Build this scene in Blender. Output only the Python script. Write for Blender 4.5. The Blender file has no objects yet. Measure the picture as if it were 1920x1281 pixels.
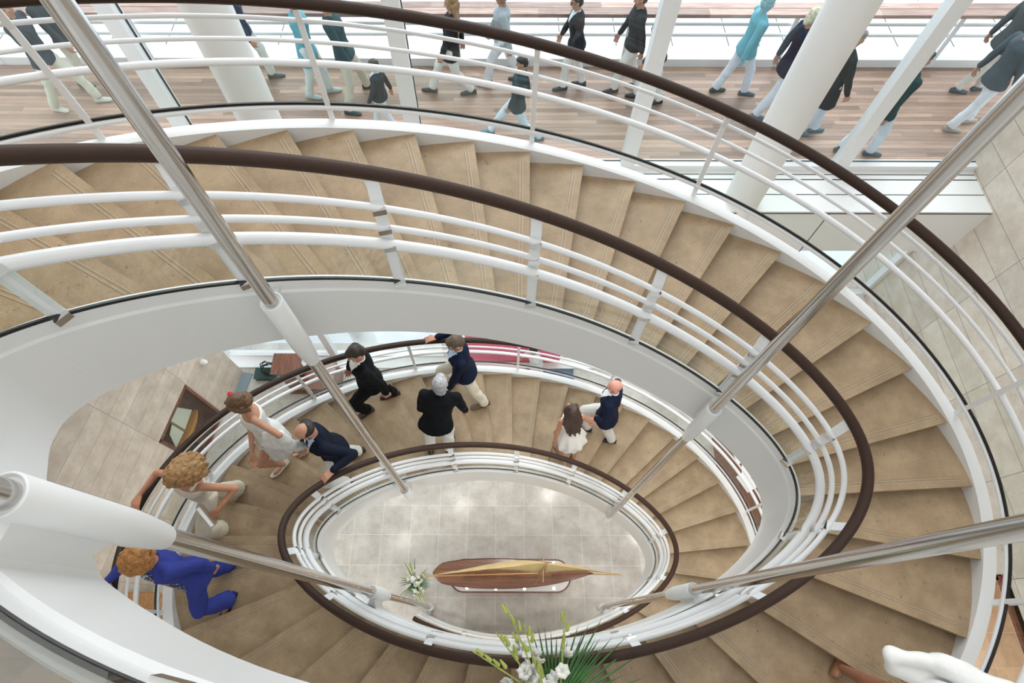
import bpy, bmesh, math, random
from math import sin, cos, pi, sqrt, atan2, radians
from mathutils import Vector as V, Matrix, Quaternion, noise
random.seed(7)
COL = bpy.context.scene.collection
SC = bpy.context.scene

# ------------------------------------------------------------------ materials
def _nt(name):
    m = bpy.data.materials.new(name); m.use_nodes = True
    nt = m.node_tree; b = nt.nodes['Principled BSDF']
    return m, nt, b

def N(nt, t, **kw):
    n = nt.nodes.new(t)
    for k, v in kw.items():
        if k in n.inputs: n.inputs[k].default_value = v
        else: setattr(n, k, v)
    return n

def mat(name, col, rough=.5, metal=0., bump=0., bscale=60., spec=.5, var=0., vscale=8., emit=0., sheen=0.):
    m, nt, b = _nt(name)
    b.inputs['Base Color'].default_value = (*col, 1)
    b.inputs['Roughness'].default_value = rough
    b.inputs['Metallic'].default_value = metal
    b.inputs['Specular IOR Level'].default_value = spec
    if sheen: b.inputs['Sheen Weight'].default_value = sheen
    if emit:
        b.inputs['Emission Color'].default_value = (*col, 1); b.inputs['Emission Strength'].default_value = emit
    tc = N(nt, 'ShaderNodeTexCoord')
    if var:
        n = N(nt, 'ShaderNodeTexNoise', Scale=vscale, Detail=5.)
        r = N(nt, 'ShaderNodeValToRGB')
        r.color_ramp.elements[0].position = .3; r.color_ramp.elements[1].position = .7
        r.color_ramp.elements[0].color = (*[c * (1 - var) for c in col], 1)
        r.color_ramp.elements[1].color = (*[min(1, c * (1 + var)) for c in col], 1)
        nt.links.new(tc.outputs['Object'], n.inputs['Vector']); nt.links.new(n.outputs['Fac'], r.inputs['Fac'])
        nt.links.new(r.outputs['Color'], b.inputs['Base Color'])
    if bump:
        n = N(nt, 'ShaderNodeTexNoise', Scale=bscale, Detail=6.)
        bp = N(nt, 'ShaderNodeBump', Strength=bump, Distance=.01)
        nt.links.new(tc.outputs['Object'], n.inputs['Vector']); nt.links.new(n.outputs['Fac'], bp.inputs['Height'])
        nt.links.new(bp.outputs['Normal'], b.inputs['Normal'])
    return m

def stone(name, c0, c1, rough=.38, grid=None, line=(.5, .45, .38), lw=.006, axes=('X', 'Y'), spot=1.0):
    """limestone: cloudy beige with brown flecks; grid=(ax0,origin0,size0,origin1,size1) draws joints"""
    m, nt, b = _nt(name); L = nt.links.new
    tc = N(nt, 'ShaderNodeTexCoord'); P = tc.outputs['Object']
    n1 = N(nt, 'ShaderNodeTexNoise', Scale=3.4, Detail=9., Roughness=.68); L(P, n1.inputs['Vector'])
    r1 = N(nt, 'ShaderNodeValToRGB'); e = r1.color_ramp.elements
    e[0].position = .38; e[1].position = .64; e[0].color = (*c0, 1); e[1].color = (*c1, 1)
    L(n1.outputs['Fac'], r1.inputs['Fac'])
    n2 = N(nt, 'ShaderNodeTexNoise', Scale=26., Detail=6., Roughness=.75); L(P, n2.inputs['Vector'])
    r2 = N(nt, 'ShaderNodeValToRGB'); e = r2.color_ramp.elements
    e[0].position = .60; e[1].position = .70; e[0].color = (0, 0, 0, 1); e[1].color = (spot, spot, spot, 1)
    L(n2.outputs['Fac'], r2.inputs['Fac'])
    mx = N(nt, 'ShaderNodeMix', data_type='RGBA'); mx.inputs[7].default_value = (*[c * .55 for c in c0], 1)
    L(r2.outputs['Color'], mx.inputs[0]); L(r1.outputs['Color'], mx.inputs[6])
    n3 = N(nt, 'ShaderNodeTexNoise', Scale=110., Detail=3.); L(P, n3.inputs['Vector'])
    m3 = N(nt, 'ShaderNodeMix', data_type='RGBA', blend_type='MULTIPLY'); m3.inputs[0].default_value = .35
    L(mx.outputs[2], m3.inputs[6]); L(n3.outputs['Fac'], m3.inputs[7])
    g3 = N(nt, 'ShaderNodeMix', data_type='RGBA', blend_type='MULTIPLY'); g3.inputs[0].default_value = 1.
    g3.inputs[7].default_value = (1.2, 1.2, 1.2, 1); L(m3.outputs[2], g3.inputs[6])
    out = g3.outputs[2]
    if grid:
        sx = N(nt, 'ShaderNodeSeparateXYZ'); L(P, sx.inputs[0])
        o0, s0, o1, s1 = grid; facs = []; cells = []
        for ax, o, s in ((axes[0], o0, s0), (axes[1], o1, s1)):
            a = N(nt, 'ShaderNodeMath', operation='SUBTRACT'); L(sx.outputs[ax], a.inputs[0]); a.inputs[1].default_value = o
            d = N(nt, 'ShaderNodeMath', operation='DIVIDE'); L(a.outputs[0], d.inputs[0]); d.inputs[1].default_value = s
            f = N(nt, 'ShaderNodeMath', operation='FLOOR'); L(d.outputs[0], f.inputs[0]); cells.append(f)
            fr = N(nt, 'ShaderNodeMath', operation='FRACT'); L(d.outputs[0], fr.inputs[0])
            c = N(nt, 'ShaderNodeMath', operation='LESS_THAN'); L(fr.outputs[0], c.inputs[0]); c.inputs[1].default_value = lw / s
            facs.append(c)
        mxx = N(nt, 'ShaderNodeMath', operation='MAXIMUM'); L(facs[0].outputs[0], mxx.inputs[0]); L(facs[1].outputs[0], mxx.inputs[1])
        cv = N(nt, 'ShaderNodeCombineXYZ'); L(cells[0].outputs[0], cv.inputs[0]); L(cells[1].outputs[0], cv.inputs[1])
        wn = N(nt, 'ShaderNodeTexWhiteNoise', noise_dimensions='3D'); L(cv.outputs[0], wn.inputs['Vector'])
        mr = N(nt, 'ShaderNodeMapRange'); mr.inputs[3].default_value = .9; mr.inputs[4].default_value = 1.06
        L(wn.outputs['Value'], mr.inputs[0])
        tint = N(nt, 'ShaderNodeMix', data_type='RGBA', blend_type='MULTIPLY'); tint.inputs[0].default_value = 1.
        L(out, tint.inputs[6]); L(mr.outputs[0], tint.inputs[7])
        ml = N(nt, 'ShaderNodeMix', data_type='RGBA'); ml.inputs[7].default_value = (*line, 1)
        L(mxx.outputs[0], ml.inputs[0]); L(tint.outputs[2], ml.inputs[6]); out = ml.outputs[2]
    L(out, b.inputs['Base Color'])
    b.inputs['Roughness'].default_value = rough; b.inputs['Specular IOR Level'].default_value = .35
    return m

def wood(name, c0, c1, rough=.35, scale=(1, 14, 14), planks=None, coat=0.):
    """planks=(axis, pitch, length axis, length): boards with seams"""
    m, nt, b = _nt(name); L = nt.links.new
    tc = N(nt, 'ShaderNodeTexCoord'); mp = N(nt, 'ShaderNodeMapping'); mp.inputs['Scale'].default_value = scale
    L(tc.outputs['Object'], mp.inputs[0])
    n = N(nt, 'ShaderNodeTexNoise', Scale=3., Detail=7., Roughness=.6); L(mp.outputs[0], n.inputs['Vector'])
    r = N(nt, 'ShaderNodeValToRGB'); e = r.color_ramp.elements
    e[0].position = .35; e[1].position = .68; e[0].color = (*c0, 1); e[1].color = (*c1, 1)
    L(n.outputs['Fac'], r.inputs['Fac']); out = r.outputs['Color']
    if planks:
        ax, p, lx, ln = planks
        sx = N(nt, 'ShaderNodeSeparateXYZ'); L(tc.outputs['Object'], sx.inputs[0])
        d = N(nt, 'ShaderNodeMath', operation='DIVIDE'); L(sx.outputs[ax], d.inputs[0]); d.inputs[1].default_value = p
        f = N(nt, 'ShaderNodeMath', operation='FLOOR'); L(d.outputs[0], f.inputs[0])
        fr = N(nt, 'ShaderNodeMath', operation='FRACT'); L(d.outputs[0], fr.inputs[0])
        w = N(nt, 'ShaderNodeTexWhiteNoise', noise_dimensions='1D'); L(f.outputs[0], w.inputs['W'])
        sh = N(nt, 'ShaderNodeMath', operation='MULTIPLY_ADD'); L(w.outputs['Value'], sh.inputs[0]); sh.inputs[1].default_value = 7.3
        dl = N(nt, 'ShaderNodeMath', operation='DIVIDE'); L(sx.outputs[lx], dl.inputs[0]); dl.inputs[1].default_value = ln
        L(dl.outputs[0], sh.inputs[2])
        f2 = N(nt, 'ShaderNodeMath', operation='FLOOR'); L(sh.outputs[0], f2.inputs[0])
        cv = N(nt, 'ShaderNodeCombineXYZ'); L(f.outputs[0], cv.inputs[0]); L(f2.outputs[0], cv.inputs[1])
        w2 = N(nt, 'ShaderNodeTexWhiteNoise', noise_dimensions='3D'); L(cv.outputs[0], w2.inputs['Vector'])
        mr = N(nt, 'ShaderNodeMapRange'); mr.inputs[3].default_value = .62; mr.inputs[4].default_value = 1.32; L(w2.outputs['Value'], mr.inputs[0])
        t = N(nt, 'ShaderNodeMix', data_type='RGBA', blend_type='MULTIPLY'); t.inputs[0].default_value = 1.
        L(out, t.inputs[6]); L(mr.outputs[0], t.inputs[7])
        lt = N(nt, 'ShaderNodeMath', operation='LESS_THAN'); L(fr.outputs[0], lt.inputs[0]); lt.inputs[1].default_value = .06
        ml = N(nt, 'ShaderNodeMix', data_type='RGBA'); ml.inputs[7].default_value = (*[c * .45 for c in c0], 1)
        L(lt.outputs[0], ml.inputs[0]); L(t.outputs[2], ml.inputs[6]); out = ml.outputs[2]
    L(out, b.inputs['Base Color']); b.inputs['Roughness'].default_value = rough
    if coat: b.inputs['Coat Weight'].default_value = coat; b.inputs['Coat Roughness'].default_value = .1
    return m

def glass(name, tint=(.95, .98, .98), refl=1.0):
    m, nt, b = _nt(name); L = nt.links.new; nt.nodes.remove(b)
    o = nt.nodes['Material Output']
    tr = N(nt, 'ShaderNodeBsdfTransparent'); tr.inputs[0].default_value = (*tint, 1)
    gl = N(nt, 'ShaderNodeBsdfGlossy'); gl.inputs['Roughness'].default_value = .0
    fr = N(nt, 'ShaderNodeLayerWeight'); fr.inputs['Blend'].default_value = .5
    pw = N(nt, 'ShaderNodeMath', operation='POWER'); L(fr.outputs['Facing'], pw.inputs[0]); pw.inputs[1].default_value = 5.
    ml = N(nt, 'ShaderNodeMath', operation='MULTIPLY_ADD'); L(pw.outputs[0], ml.inputs[0]); ml.inputs[1].default_value = .9 * refl; ml.inputs[2].default_value = .03 * refl
    mx = N(nt, 'ShaderNodeMixShader'); L(ml.outputs[0], mx.inputs[0]); L(tr.outputs[0], mx.inputs[1]); L(gl.outputs[0], mx.inputs[2])
    L(mx.outputs[0], o.inputs[0]); return m

def steel(name, col=(.62, .58, .54), rough=.22, sc=(1, 1, 1)):
    m, nt, b = _nt(name); L = nt.links.new
    b.inputs['Base Color'].default_value = (*col, 1); b.inputs['Metallic'].default_value = 1.; b.inputs['Roughness'].default_value = rough
    tc = N(nt, 'ShaderNodeTexCoord'); mp = N(nt, 'ShaderNodeMapping'); mp.inputs['Scale'].default_value = sc
    L(tc.outputs['Object'], mp.inputs[0]); n = N(nt, 'ShaderNodeTexNoise', Scale=14., Detail=4.); L(mp.outputs[0], n.inputs['Vector'])
    mr = N(nt, 'ShaderNodeMapRange'); mr.inputs[3].default_value = rough * .75; mr.inputs[4].default_value = rough * 1.3
    L(n.outputs['Fac'], mr.inputs[0]); L(mr.outputs[0], b.inputs['Roughness'])
    return m

M = {}
M['white'] = mat('white_paint', (.80, .81, .81), .32, spec=.4)
M['whitemat'] = mat('white_satin', (.83, .83, .82), .5)
M['post'] = mat('post_white', (.83, .85, .87), .28)
M['rail'] = mat('brown_leather_rail', (.046, .025, .018), .5, bump=.15, bscale=220., spec=.22)
M['railout'] = mat('dark_brown_rail', (.036, .020, .014), .48, bump=.1, bscale=200., spec=.22)
M['steel'] = steel('brushed_steel', (.66, .645, .63), .17, (6, 6, .01))
M['chrome'] = steel('polished_steel', (.8, .8, .8), .12)
M['gasket'] = mat('black_gasket', (.006, .007, .009), .4)
M['tread'] = stone('limestone_tread', (.29, .205, .122), (.41, .30, .188), .42)
M['riser'] = stone('limestone_riser', (.29, .212, .135), (.38, .285, .19), .5)
M['groove'] = mat('nosing_inlay', (.50, .41, .30), .35, metal=.0)
M['grooved'] = mat('nosing_groove', (.24, .18, .12), .5)
M['glass'] = glass('railing_glass', (.965, .985, .975))
M['wglass'] = glass('window_glass', (.93, .975, .985), .9)
M['seam'] = mat('dark_seam', (.05, .055, .06), .6)
M['frame'] = mat('window_frame_white', (.83, .84, .85), .4)
M['mah'] = wood('mahogany', (.10, .032, .018), (.24, .085, .045), .3, (14, 1, 1), coat=.4)
M['mahz'] = wood('mahogany_upright', (.11, .035, .02), (.26, .09, .048), .32, (12, 12, 1), coat=.4)
M['oak'] = wood('golden_veneer', (.30, .13, .045), (.48, .24, .10), .3, (12, 12, 1), coat=.3)
M['dark'] = mat('near_black', (.012, .012, .014), .5)
M['green'] = mat('dark_green_metal', (.015, .06, .045), .35)
M['cream'] = mat('sail_cream', (.78, .60, .30), .7, var=.08, vscale=5.)
M['gold'] = mat('spar_brass', (.62, .40, .16), .35, metal=.3)
M['lamp'] = mat('warm_lamp', (1., .72, .42), .4, emit=60.)
M['leaf'] = mat('palm_leaf', (.04, .13, .03), .45, var=.35, vscale=12.)
M['leafd'] = mat('dark_leaf', (.015, .07, .025), .4, var=.3, vscale=12.)
M['bud'] = mat('yellow_green_bud', (.45, .52, .12), .5, var=.2)
M['petal'] = mat('white_petal', (.86, .86, .82), .55)
M['pink'] = mat('pink_cloth', (.92, .20, .36), .8, var=.12, vscale=1.5)
M['blue'] = mat('blue_carpet', (.09, .16, .27), .95, var=.15, vscale=30.)
M['paper'] = mat('white_paper', (.85, .85, .83), .6)

# ------------------------------------------------------------------ mesh builder
class MB:
    def __init__(s): s.v = []; s.f = []; s.mi = []; s.sm = []
    def add(s, vs, fs, mi=0, smooth=False):
        o = len(s.v); s.v += [tuple(p) for p in vs]
        for f in fs: s.f.append([i + o for i in f]); s.mi.append(mi); s.sm.append(smooth)
        return s
    def box(s, c, d, mi=0, rz=0, R=None):
        x, y, z = [k / 2 for k in d]; R = R or Matrix.Rotation(rz, 3, 'Z'); c = V(c)
        vs = [c + R @ V((a * x, b * y, e * z)) for a in (-1, 1) for b in (-1, 1) for e in (-1, 1)]
        return s.add(vs, [(0, 1, 3, 2), (4, 6, 7, 5), (0, 4, 5, 1), (2, 3, 7, 6), (0, 2, 6, 4), (1, 5, 7, 3)], mi)
    def bar(s, a, b, w, t, side, mi=0):
        """flat bar from a to b: width w along 'side', thickness t across"""
        a, b = V(a), V(b); d = (b - a).normalized(); sd = V(side); sd = (sd - d * sd.dot(d)).normalized(); n = d.cross(sd)
        vs = [p + sd * (i * w / 2) + n * (j * t / 2) for p in (a, b) for i, j in ((-1, -1), (1, -1), (1, 1), (-1, 1))]
        return s.add(vs, [(3, 2, 1, 0), (4, 5, 6, 7), (0, 1, 5, 4), (1, 2, 6, 5), (2, 3, 7, 6), (3, 0, 4, 7)], mi)
    def cyl(s, a, b, r0, r1=None, n=16, mi=0, cap=True, smooth=True):
        r1 = r0 if r1 is None else r1; a, b = V(a), V(b); d = (b - a).normalized()
        x = d.orthogonal().normalized(); y = d.cross(x)
        vs = [p + (x * cos(2 * pi * i / n) + y * sin(2 * pi * i / n)) * r for p, r in ((a, r0), (b, r1)) for i in range(n)]
        s.add(vs, [(i, (i + 1) % n, n + (i + 1) % n, n + i) for i in range(n)], mi, smooth)
        if cap: s.add(vs[:n], [list(range(n))[::-1]], mi); s.add(vs[n:], [list(range(n))], mi)
        return s
    def ell(s, c, r, R=None, n=14, m=8, mi=0):
        c = V(c); R = R or Matrix.Identity(3); r = (r, r, r) if not hasattr(r, '__len__') else r
        vs = [c + R @ V((0, 0, r[2]))]
        for j in range(1, m):
            t = pi * j / m
            for i in range(n):
                p = 2 * pi * i / n; vs.append(c + R @ V((r[0] * sin(t) * cos(p), r[1] * sin(t) * sin(p), r[2] * cos(t))))
        vs.append(c + R @ V((0, 0, -r[2]))); e = len(vs) - 1
        fs = [(0, 1 + i, 1 + (i + 1) % n) for i in range(n)]
        for j in range(m - 2):
            a = 1 + j * n; fs += [(a + i, a + n + i, a + n + (i + 1) % n, a + (i + 1) % n) for i in range(n)]
        a = 1 + (m - 2) * n; fs += [(a + i, e, a + (i + 1) % n) for i in range(n)]
        return s.add(vs, fs, mi, True)
    def loft(s, rings, mi=0, smooth=True, close=True, cap=True):
        n = len(rings[0]); vs = [p for r in rings for p in r]; fs = []
        for j in range(len(rings) - 1):
            for i in range(n if close else n - 1):
                a = j * n + i; b = j * n + (i + 1) % n; fs.append((a, b, b + n, a + n))
        s.add(vs, fs, mi, smooth)
        if cap and close: s.add(rings[0], [list(range(n))[::-1]], mi); s.add(rings[-1], [list(range(n))], mi)
        return s
    def limb(s, a, b, ra, rb, n=12, mi=0):
        """round cone: tapered capsule"""
        a, b = V(a), V(b); d = b - a; L = d.length
        if L < 1e-6: return s.ell(a, ra)
        d /= L; x = d.orthogonal().normalized(); y = d.cross(x); rings = []
        for t in (-80, -50, -20): rings.append((a + d * ra * sin(radians(t)), ra * cos(radians(t))))
        rings.append((a, ra)); rings.append((b, rb))
        for t in (20, 50, 80): rings.append((b + d * rb * sin(radians(t)), rb * cos(radians(t))))
        return s.loft([[c + (x * cos(2 * pi * i / n) + y * sin(2 * pi * i / n)) * r for i in range(n)] for c, r in rings], mi)
    def chain(s, pts, rs, n=10, mi=0):
        for i in range(len(pts) - 1): s.limb(pts[i], pts[i + 1], rs[i], rs[i + 1], n, mi)
        return s
    def build(s, name, mats, parent=None, label=None):
        me = bpy.data.meshes.new(name); me.from_pydata(s.v, [], s.f)
        for m in (mats if isinstance(mats, (list, tuple)) else [mats]): me.materials.append(m)
        me.polygons.foreach_set('material_index', s.mi); me.polygons.foreach_set('use_smooth', s.sm)
        bm = bmesh.new(); bm.from_mesh(me); bmesh.ops.recalc_face_normals(bm, faces=bm.faces); bm.to_mesh(me); bm.free()
        o = bpy.data.objects.new(name, me); COL.objects.link(o)
        if parent:
            o.parent = parent
            o.matrix_parent_inverse = Matrix.Translation(parent.location).inverted() if tuple(parent.rotation_euler) == (0, 0, 0) else parent.matrix_basis.inverted()
        if label: o['label'] = label
        return o

def tag(o, label, cat, group=None):
    o['label'] = label; o['category'] = cat
    if group: o['group'] = group
    return o
def struct(o): o['kind'] = 'structure'; return o
def empty(name, loc, label, cat, group=None, rz=0):
    o = bpy.data.objects.new(name, None); COL.objects.link(o); o.location = loc; o.rotation_euler = (0, 0, rz)
    o.empty_display_size = .1
    return tag(o, label, cat, group)

# ------------------------------------------------------------------ staircase curves
H = 10.39; S = 1.1
P_ = dict(cx=.1352, cy=.7853, a=2.0183, b=.9351, z0=-2.1288, ao=3.3343, bo=2.2755, dzo=-.0463, c2=.1782, c2o=.102,
          a3=.0425, b3=.0556, a3o=.0357, b3o=.0341, c1=.0543, s1=.2399)
def base(u, outer):
    p = P_; a, b, a3, b3, c2 = (p['ao'], p['bo'], p['a3o'], p['b3o'], p['c2o']) if outer else (p['a'], p['b'], p['a3'], p['b3'], p['c2'])
    x = p['cx'] + a * sin(u) + a3 * sin(3 * u); y = p['cy'] + b * cos(u) + b3 * cos(3 * u)
    dx = a * cos(u) + 3 * a3 * cos(3 * u); dy = -b * sin(u) - 3 * b3 * sin(3 * u)
    z = p['z0'] + (p['dzo'] if outer else 0) - 4 / (2 * pi) * (u + c2 * sin(2 * u) + p['s1'] * sin(u) + p['c1'] * (cos(u) - 1))
    l = sqrt(dx * dx + dy * dy); t = V((dx / l, dy / l, 0)); n = V((-t.y, t.x, 0))   # n: outward
    return V((x * S, y * S, z * S + H)), t, n
def crv(u, outer, o, dz):
    """point at radial offset o (outward) and height dz, both in stair units, from the handrail axis"""
    q, t, n = base(u, outer)
    if not outer and u < -1.6: w = min(1, (-1.6 - u) / .9); o += .034 * w * w * (3 - 2 * w)
    return q + n * (o * S) + V((0, 0, dz * S))
U0, U1 = -2.95, 10.12
def us(a=U0, b=U1, step=.03):
    k = max(2, int((b - a) / step)); return [a + (b - a) * i / k for i in range(k + 1)]
def tube(outer, o, dz, r, name, m, parent, a=U0, b=U1, n=14, step=.03):
    mb = MB(); rings = []
    for u in us(a, b, step):
        c = crv(u, outer, o, dz); d = (crv(u + .002, outer, o, dz) - crv(u - .002, outer, o, dz)).normalized()
        nn = base(u, outer)[2]; nn = (nn - d * nn.dot(d)).normalized(); bb = d.cross(nn)
        rings.append([c + (nn * cos(2 * pi * i / n) + bb * sin(2 * pi * i / n)) * r for i in range(n)])
    mb.loft(rings); return mb.build(name, m, parent)
def strip(outer, prof, a=U0, b=U1, step=.03, mb=None, smooth=False):
    mb = mb or MB(); mb.loft([[crv(u, outer, o, dz) for o, dz in prof] for u in us(a, b, step)], 0, smooth); return mb

NOS = -.80
def znos(u): return crv(u, True, 0, NOS).z
def solve_u(z):
    lo, hi = -4., 12.
    for _ in range(50):
        m = (lo + hi) / 2
        if znos(m) > z: lo = m
        else: hi = m
    return lo
ZREF = znos(.016); NST = 60; RISE = ZREF / NST
def noseline(u):
    """plan points of a nosing line: inner end, outer end"""
    pi_ = crv(u - .1 * sin(2 * u), False, -.042, 0); po = crv(u, True, -.055, 0); return V((pi_.x, pi_.y, 0)), V((po.x, po.y, 0))
KS = [k for k in range(-18, NST)]

stair = empty('spiral_staircase', (P_['cx'] * S, P_['cy'] * S, 0), 'oval spiral staircase with beige limestone treads and white curved stringers', 'staircase')
for k in KS:
    z = ZREF - k * RISE; ua, ub = solve_u(z + RISE), solve_u(z); mb = MB(); q = 5
    fr = [noseline(ua - .012 + (ub - ua + .012) * i / q) for i in range(q + 1)]
    back = [noseline(ua - .012 + (ub - ua + .012) * i / q * .93) for i in range(q + 1)]
    def slab(pts, zt, zb, mi):
        I = [p[0] for p in pts]; O = [p[1] for p in pts]; ring = I + O[::-1]; n = len(ring)
        vs = [V((p.x, p.y, zt)) for p in ring] + [V((p.x, p.y, zb)) for p in ring]
        h = len(pts); fs = [(i, i + 1, n - 2 - i, n - 1 - i) for i in range(h - 1)]
        fs += [tuple(j + n for j in f[::-1]) for f in fs[:]] + [(i, i + n, (i + 1) % n + n, (i + 1) % n) for i in range(n)]
        mb.add(vs, fs, mi)
    slab(fr, z, z - .035, 0); slab(back, z - .0352, z - RISE - .012, 1)
    a, b = fr[-1]; d = (b - a).normalized(); bk = V((-d.y, d.x, 0))
    if bk.dot(fr[0][0] - fr[-1][0]) + bk.dot(fr[0][1] - fr[-1][1]) < 0: bk = -bk
    for off, w, mi in ((.052, .0032, 2), (.058, .0032, 3), (.074, .0032, 2), (.080, .0032, 3)):
        p0 = a + d * .07 + bk * off; p1 = b - d * .07 + bk * off
        mb.add([V((*(p + bk * s_).xy, z + zz)) for zz in (-.004, .0012) for p, s_ in ((p0, 0), (p1, 0), (p1, w), (p0, w))],
               [(4, 5, 6, 7), (0, 1, 5, 4), (2, 3, 7, 6), (1, 2, 6, 5), (3, 0, 4, 7)], mi)
    mb.build('tread', [M['tread'], M['riser'], M['groove'], M['grooved']], stair)
# stringers and soffit
def slow(u):
    for (a, x), (b, y) in zip(((-3.2, -1.0), (-2.85, -1.07), (-2.65, -1.15), (-2.43, -1.19), (-2.0, -1.26), (99, -1.26)), ((-2.85, -1.07), (-2.65, -1.15), (-2.43, -1.19), (-2.0, -1.26), (99, -1.26))):
        if u <= b: return x + (y - x) * (u - a) / (b - a)
mb = MB(); mb.loft([[crv(u, False, o, dz) for o, dz in [(-.085, -.718), (-.052, -.718), (-.040, -.74), (-.040, slow(u) + .02), (-.06, slow(u) - .002), (-.098, slow(u) + .01), (-.098, -.80), (-.085, -.79)]] for u in us()], 0, False)
mb.build('inner_stringer', M['white'], stair)
strip(True, [(-.058, -.785), (.028, -.785), (.028, -1.16), (.0, -1.18), (-.058, -1.16)]).build('outer_stringer', M['white'], stair)
mb = MB(); R_ = []
for u in us():
    i_, o_ = crv(u - .1 * sin(2 * u), False, -.045, 0), crv(u, True, -.05, 0); zz = znos(u)
    R_.append([V((i_.x, i_.y, zz - .27)), V((o_.x, o_.y, zz - .27)), V((o_.x, o_.y, zz - .33)), V((i_.x, i_.y, zz - .33))])
mb.loft(R_).build('soffit', M['white'], stair)

def cyc(lst):
    return sorted(u + 2 * pi * j for u in lst for j in range(-1, 3) if U0 + .05 < u + 2 * pi * j < U1 + .02)
INP = cyc([.013, .342, .71, 1.22, 1.92, 2.39, 2.81, 3.13, 3.45, 3.93, 4.38, 5.095, 5.58, 5.95])
OUP = cyc([.02, .39, .81, 1.285, 1.86, 2.4, 2.82, 3.14, 3.46, 3.88, 4.40, 5.0, 5.512, 5.912])
# inner railing
ir = empty('inner_railing', (P_['cx'] * S, P_['cy'] * S, 0), 'inner oval railing with brown handrail, white tubes and low curved glass around the open well', 'railing')
tube(False, 0, 0, .034, 'handrail', M['rail'], ir)
for o, dz, r in ((-.052, -.16, .018), (-.058, -.29, .018), (-.078, -.395, .030)):
    tube(False, o, dz, r, 'tube_rail', M['post'], ir)
gk = strip(False, [(-.0855, -.700), (-.0745, -.700), (-.0745, -.717), (-.0855, -.717)]); gk.build('gasket', M['gasket'], ir)
for i, u in enumerate(INP):
    mb = MB(); t = base(u, False)[1]
    a = crv(u, False, -.008, -.03); b = crv(u, False, -.072, -.70); c = crv(u, False, -.072, -.745)
    mb.bar(a, crv(u, False, -.040, -.12), .062, .012, t); mb.bar(crv(u, False, -.040, -.115), b, .062, .014, t); mb.bar(b, c, .062, .02, t)
    p = mb.build('post', M['post'], ir)
    for dz, o in ((-.165, -.055), (-.295, -.062), (-.40, -.084), (-.715, -.080)):
        a = crv(u, False, o - .012, dz + .012); b = crv(u, False, o - .012, dz - .020)
        MB().bar(a, b, .066, .022, t).build('clamp', M['chrome'], p, 'polished steel clamp')
    if i + 1 < len(INP):
        strip(False, [(-.0845, -.41), (-.0755, -.41), (-.0755, -.702), (-.0845, -.702)], u + .012, INP[i + 1] - .012).build('glass_panel', M['glass'], ir)
for i in range(0, len(INP), 3):     # joint collars of the handrail
    u = INP[i] + .02; a = crv(u, False, 0, 0); b = crv(u + .004, False, 0, 0); MB().cyl(a, b, .0348, n=16).build('joint_collar', M['railout'], ir)
# outer railing
orr = empty('outer_railing', (P_['cx'] * S, P_['cy'] * S, 0), 'outer oval railing with dark brown handrail, white tubes and flat white posts along the stair', 'railing')
tube(True, 0, 0, .036, 'handrail', M['railout'], orr)
for o, dz, r in ((.04, -.125, .0135), (.04, -.25, .0135), (.04, -.39, .023), (.024, -.692, .018)):
    tube(True, o, dz, r, 'tube_rail', M['post'], orr)
strip(True, [(.02, -.655), (.032, -.655), (.032, -.672), (.02, -.672)]).build('gasket', M['gasket'], orr)
for i, u in enumerate(OUP):
    mb = MB(); t, n = base(u, True)[1:]
    mb.bar(crv(u, True, .0, -.03), crv(u, True, .03, -.14), .036, .030, t); mb.bar(crv(u, True, .03, -.135), crv(u, True, .03, -.86), .036, .030, t)
    mb.build('post', M['post'], orr)
    if i + 1 < len(OUP):
        strip(True, [(.022, -.41), (.03, -.41), (.03, -.66), (.022, -.66)], u + .008, OUP[i + 1] - .008).build('glass_panel', M['glass'], orr)

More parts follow.
